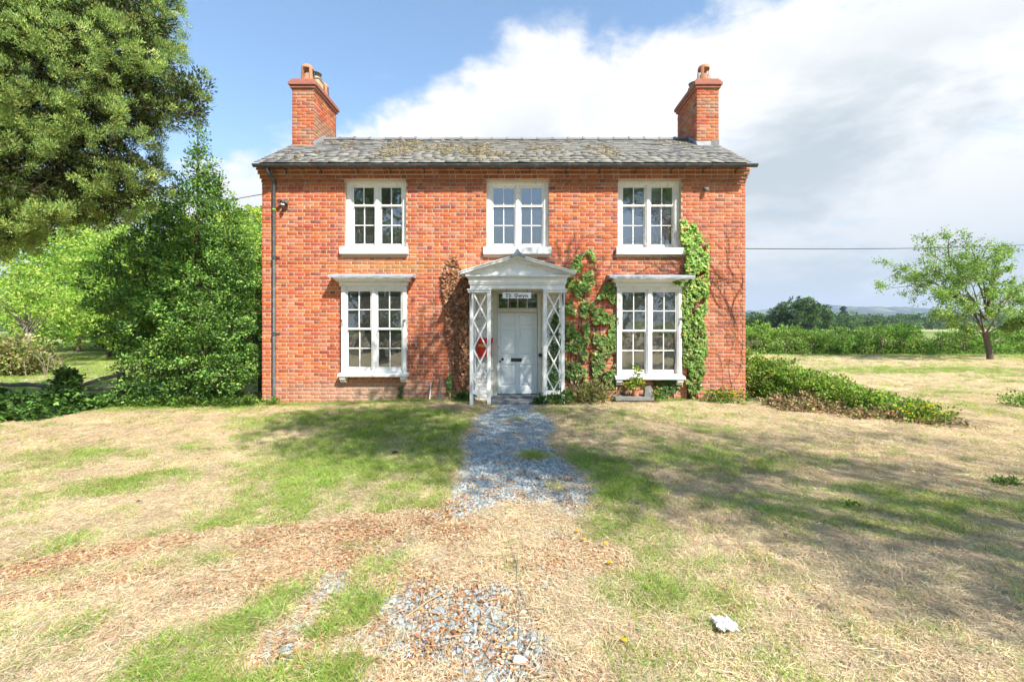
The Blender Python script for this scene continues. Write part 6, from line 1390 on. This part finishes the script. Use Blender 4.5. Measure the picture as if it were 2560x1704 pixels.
def litter_piece():
    n = 18; P = np.stack([rng.normal(0, .05, n), rng.normal(0, .05, n), rng.random(n) * .018 + .004], 1); V, Fa, c = leaves(P, rng.normal(0, 1, (n, 3)) * (1, 1, .3), np.array([0, 0, 1]) + rng.normal(0, .45, (n, 3)), rng.uniform(.008, .022, n), pal(n, LC_), T_BIT)
    V2, F2, c2 = strands(5, .05, .05, .14, .02, .004, [(0.55, 0.36, 0.2), (0.4, 0.24, 0.12)]); return source('leaf_litter', np.concatenate([V, V2]), [Fa, F2 + len(V)], np.concatenate([c, c2]), M_deadleaf)
lit_src = [litter_piece() for _ in range(6)]
M_chip = mat_attr('slate_chip', 0.75, 0.3, 60, 0.002, 0.3, 200)
def chip():
    k = 6; a = np.sort(rng.uniform(0, 2 * PI, k)); a = np.linspace(0, 2 * PI, k, endpoint=False) + rng.normal(0, .25, k); r = rng.uniform(.6, 1.1, k); el = rng.uniform(.5, .9); h = rng.uniform(.18, .4)
    bot = np.stack([r * np.cos(a), r * np.sin(a) * el, -.1 * np.ones(k)], 1); topv = np.stack([r * .8 * np.cos(a), r * .8 * np.sin(a) * el, h + rng.normal(0, .06, k)], 1)
    V = np.concatenate([bot, topv]); Fs = [np.array([[i, (i + 1) % k, k + (i + 1) % k, k + i] for i in range(k)]), np.array([[k, k + 1, k + 2, k + 3], [k, k + 3, k + 4, k + 5]])]; g = rng.uniform(.75, 1.3); c = np.array([(0.31, 0.36, 0.37), (0.41, 0.46, 0.465), (0.23, 0.27, 0.285)][rng.integers(3)]) * g
    return source('slate_chip', V, Fs, np.tile(c, (len(V), 1)), M_chip)
chip_src = [chip() for _ in range(14)]

def pick(x, y, prob): k = (rng.random(len(x)) < prob) & clear(x, y); return x[k], y[k]
def place(x, y, dz=0.0): return np.stack([x, y, gz(x, y) + dz], 1)

x, y = view_points(70000, 1.9, 11.5, 1.35); g, l, p = masks(x, y); x2, y2 = pick(x, y, np.clip(g * 1.1 - p * .9 - l * .8, 0, 1)); s_ = rng.uniform(.6, 1.5, len(x2)) * (1 + 0.03 * (y2 + 10)); print('green', len(x2))
scatter('green_grass', 'green grass patches growing through the dry lawn', place(x2, y2), rng.uniform(0, 6.28, len(x2)), s_, green_src)
x, y = view_points(90000, 1.9, 11.5, 1.35); g, l, p = masks(x, y); x2, y2 = pick(x, y, np.clip((1 - g * .85) * (1 - p * 1.2) * (1 - l * .6), 0.0, 1) * .62); s_ = rng.uniform(.6, 1.2, len(x2)) * (1 + 0.03 * (y2 + 10)); print('dry', len(x2))
scatter('dry_grass', 'short dry straw coloured grass of the mown lawn', place(x2, y2), rng.uniform(0, 6.28, len(x2)), s_, dry_src)
x, y = view_points(80000, 1.9, 11.5, 1.35); g, l, p = masks(x, y); hn = sstep(-.35, .35, vnoise(x, y, 99, 4, 1.2)); x2, y2 = pick(x, y, np.clip((1 - g * .8) * (1 - p * 1.3) * (1 - l * .75), 0, 1) * (.25 + .6 * hn)); print('hay', len(x2))
scatter('cut_hay', 'pale cut hay lying in wisps over the lawn', place(x2, y2, .006), rng.uniform(0, 6.28, len(x2)), rng.uniform(.7, 1.25, len(x2)) * (1 + 0.02 * (y2 + 10)), hay_src)
x, y = view_points(60000, 1.9, 11.0, 1.3); g, l, p = masks(x, y); x2, y2 = pick(x, y, np.clip(l * .9 + .03 + .10 * (p > .15) * (y < -5), 0, 1)); print('litter', len(x2))
scatter('leaf_litter', 'brown dead leaf and stalk litter strewn over the lawn', place(x2, y2, .004), rng.uniform(0, 6.28, len(x2)), rng.uniform(.6, 1.2, len(x2)), lit_src)
x = rng.uniform(-1.6, 1.6, 95000); y = -rng.random(95000) ** .8 * 8.0 - .05; g, l, p = masks(x, y); x2, y2 = pick(x, y, np.clip(p * 1.15, 0, 1) * .75); nn = len(x2); print('gravel', nn)
big_ = np.exp(np.clip(rng.normal(0, .4, nn), -1, .75)); scatter('slate_gravel', 'blue grey slate chippings of the garden path', place(x2, y2, .002), rng.uniform(0, 6.28, nn), .0125 * big_ * (1 + .35 * (y2 < -4.2)), chip_src, rng.normal(0, .3, (nn, 2)))
# coarser grass further off, left meadow and right field
x = np.concatenate([rng.uniform(4.8, 34, 26000), rng.uniform(-26, -5.4, 12000)]); y = np.concatenate([rng.random(26000) ** 1.3 * 17.0 - 1.0, rng.random(12000) * 20 + .3]); g, l, p = masks(x, y); vis = (np.abs(x) < (y + DIST) * 1.18) & clear(x, y); x, y, g = x[vis], y[vis], g[vis]
gr = rng.random(len(x)) < g; print('field', len(x))
scatter('meadow_grass', 'green grass of the meadow and field', place(x[gr], y[gr]), rng.uniform(0, 6.28, gr.sum()), rng.uniform(1.3, 2.4, gr.sum()), green_src)
scatter('field_stubble', 'dry stubble and hay of the mown field', place(x[~gr], y[~gr]), rng.uniform(0, 6.28, (~gr).sum()), rng.uniform(1.3, 2.2, (~gr).sum()), dry_src + hay_src[:3])
# taller grass fringe at the foot of the wall
n = 2600; x = rng.uniform(XL - .3, XR + .4, n); y = -.02 - np.abs(rng.normal(0, .13, n)); k = ~((x > X(1170)) & (x < X(1420))); x, y = x[k], y[k]
scatter('wall_foot_grass', 'grass fringe along the foot of the brick wall', place(x, y), rng.uniform(0, 6.28, len(x)), rng.uniform(.8, 1.7, len(x)), green_src + dry_src[:2])

# ------------------------------------------------------------------ small things on the lawn
def on(px, py): x, y = G(px, py); return x, y, float(gz(x, y))
def dandelion(px, py, label):
    x, y, z = on(px, py); t = empty('dandelion', (x, y, z), label, 'flower', 'yellow dandelions on the lawn'); q = MB(); q.tube([(x, y, z), (x + .004, y, z + .05)], .0022, 5, col=(0.15, .2, .05)).build('stem', M_leaf, t)
    q = MB(); q.lathe([(.003, 0), (.013, .003), (.015, .007), (.008, .010), (.002, .011)], x + .004, y, 10, col=(.80, .50, .01), z=z + .05); q.build('flower_head', M_leaf, t)
for px, py, lb_ in ((1180, 1229, 'yellow dandelion on the left margin of the gravel path'), (1442, 1347, 'yellow dandelion at the shadow edge, farthest of the right-hand group'), (1458, 1368, 'yellow dandelion close below the farthest of the right-hand group'), (1514, 1384, 'yellow dandelion rightmost in the green shaded grass beside the litter'), (1523, 1428, 'yellow dandelion nearest of the group at the shade edge'), (1558, 1630, 'yellow dandelion alone on sunlit straw near the bottom edge'), (1390, 1049, 'yellow dandelion beside the path near the porch')): dandelion(px, py, lb_)
def clod(px, py, r, col, label, name='soil_clod', cat='clod', mt=None, flat=.6):
    x, y, z = on(px, py); d_ = rsphere(26); d_ = d_ * (r * rng.uniform(.7, 1.1, (26, 1))) * (1, .8, flat) + (x, y, z + r * flat * .8)
    import bmesh
    bm = bmesh.new(); [bm.verts.new(v) for v in d_]; bmesh.ops.convex_hull(bm, input=bm.verts); bmesh.ops.delete(bm, geom=[v for v in bm.verts if not v.link_faces], context='VERTS'); me = bpy.data.meshes.new(name); bm.to_mesh(me); bm.free()
    a = me.attributes.new('Col', 'FLOAT_COLOR', 'POINT'); a.data.foreach_set('color', np.tile((*col, 1.0), len(me.vertices))); me.materials.append(mt or M_chip); tag(part(name, me), label, cat)
clod(348, 1246, .035, (0.03, .028, .03), 'small black lump lying on the sunlit straw of the left lawn')
clod(988, 1137, .05, (0.03, .03, .03), 'small black lump in the green shaded grass left of the path')
clod(1606, 1140, .035, (0.05, .045, .04), 'small dark lump on the shaded lawn right of the path')
clod(1530, 1165, .035, (0.06, .05, .045), 'small dark lump on grass just right of the gravel path')
clod(1299, 1664, .042, (0.62, .56, .46), 'pale cream stone on the path at the bottom of the view', 'pebble', 'stone')
clod(1309, 1539, .030, (0.62, .54, .44), 'small pale stone in the middle of the near path', 'pebble', 'stone')
clod(1165, 1690, .038, (0.26, .30, .33), 'grey slate stone at the bottom left of the path', 'pebble', 'stone', flat=.35)
clod(1095, 1535, .05, (0.30, .34, .37), 'flat bluish slate piece on the left of the near path', 'pebble', 'stone', flat=.25)
clod(1298, 1515, .045, (0.32, .37, .40), 'flat bluish slate piece beside the twig', 'pebble', 'stone', flat=.25)
clod(990, 1620, .05, (0.32, .37, .40), 'large flat bluish slate piece at the bottom left of the path', 'pebble', 'stone', flat=.25)
clod(1335, 1590, .04, (0.32, .37, .40), 'flat bluish slate piece right of the twig near the bottom', 'pebble', 'stone', flat=.25)
# twig
q = MB(); A = [on(px, py) for px, py in ((1280, 1398), (1290, 1430), (1296, 1470), (1300, 1500), (1296, 1560), (1304, 1641))]; q.tube([(a[0] + .012 * math.sin(i * 2.3), a[1], a[2] + .025 + .01 * math.sin(i * 2)) for i, a in enumerate(A)], [.004, .005, .004, .004, .003, .002], 5)
for e in ((1340, 1590), (1284, 1560), (1325, 1520)): a = on(1299, 1490); b = on(*e); q.tube([(a[0], a[1], a[2] + .03), ((a[0] + b[0]) / 2, (a[1] + b[1]) / 2, a[2] + .035), (b[0], b[1], b[2] + .015)], [.003, .0025, .0015], 5)
tag(q.build('fallen_twig', M_barkpale), 'forked fallen twig lying along the near end of the path', 'twig')
for k, ((ax, ay), (bx_, by_), lab) in enumerate((((985, 1440), (1085, 1395), 'straight dry stalk on brown litter left of the path'), ((60, 1510), (115, 1530), 'pale broken stick at the far left foreground'), ((740, 1440), (640, 1465), 'dry stalk on the brown litter of the left lawn'), ((1005, 1560), (1130, 1480), 'long dry stalk across the litter on the near path'), ((1330, 1580), (1395, 1585), 'short brown stalk on the near path right of the twig'))):
    a, b = on(ax, ay), on(bx_, by_); q = MB(); q.tube([(a[0], a[1], a[2] + .018), ((a[0] + b[0]) / 2, (a[1] + b[1]) / 2, max(a[2], b[2]) + .03), (b[0], b[1], b[2] + .018)], [.004, .005, .003], 5); tag(q.build('dry_stalk', M_straw, None), lab, 'stalk')
    o = C.objects[-1]; o.data.attributes['Col'].data.foreach_set('color', np.tile((.5, .34, .2, 1), len(o.data.vertices)))
# crumpled tissue
x, y, z = on(1813, 1594); nu = 9; V = []; 
for i in range(nu):
    for j in range(nu): u, v = i / (nu - 1) - .5, j / (nu - 1) - .5; V.append((x + u * .10 + rng.normal(0, .004), y + v * .11 + rng.normal(0, .004), z + .06 + .008 * math.sin(u * 17 + v * 6) + .006 * math.cos(v * 14) + rng.normal(0, .003)))
q = MB(); q.add(V, [(i * nu + j, (i + 1) * nu + j, (i + 1) * nu + j + 1, i * nu + j + 1) for i in range(nu - 1) for j in range(nu - 1)]); o = q.build('crumpled_tissue', M_paper); md = o.modifiers.new('thick', 'SOLIDIFY'); md.thickness = .0015; tag(o, 'crumpled white tissue on the straw near the bottom right', 'litter')

# ------------------------------------------------------------------ haze
HAZE = 0.00018
hb = MB(); hb.box(-5800, 5800, -5800, 5800, -4.5, 330)
m_ = bpy.data.materials.new('haze'); m_.use_nodes = True; m_.node_tree.nodes.clear(); t = NT(m_.node_tree)
v = t.n('ShaderNodeVolumePrincipled', {'Color': (0.64, 0.77, 0.95, 1), 'Density': HAZE, 'Anisotropy': 0.0}); t.n('ShaderNodeOutputMaterial', {'Volume': v.outputs[0]})
hz_o = hb.build('haze', m_, None, 'stuff'); tag(hz_o, 'thin summer haze over the valley')
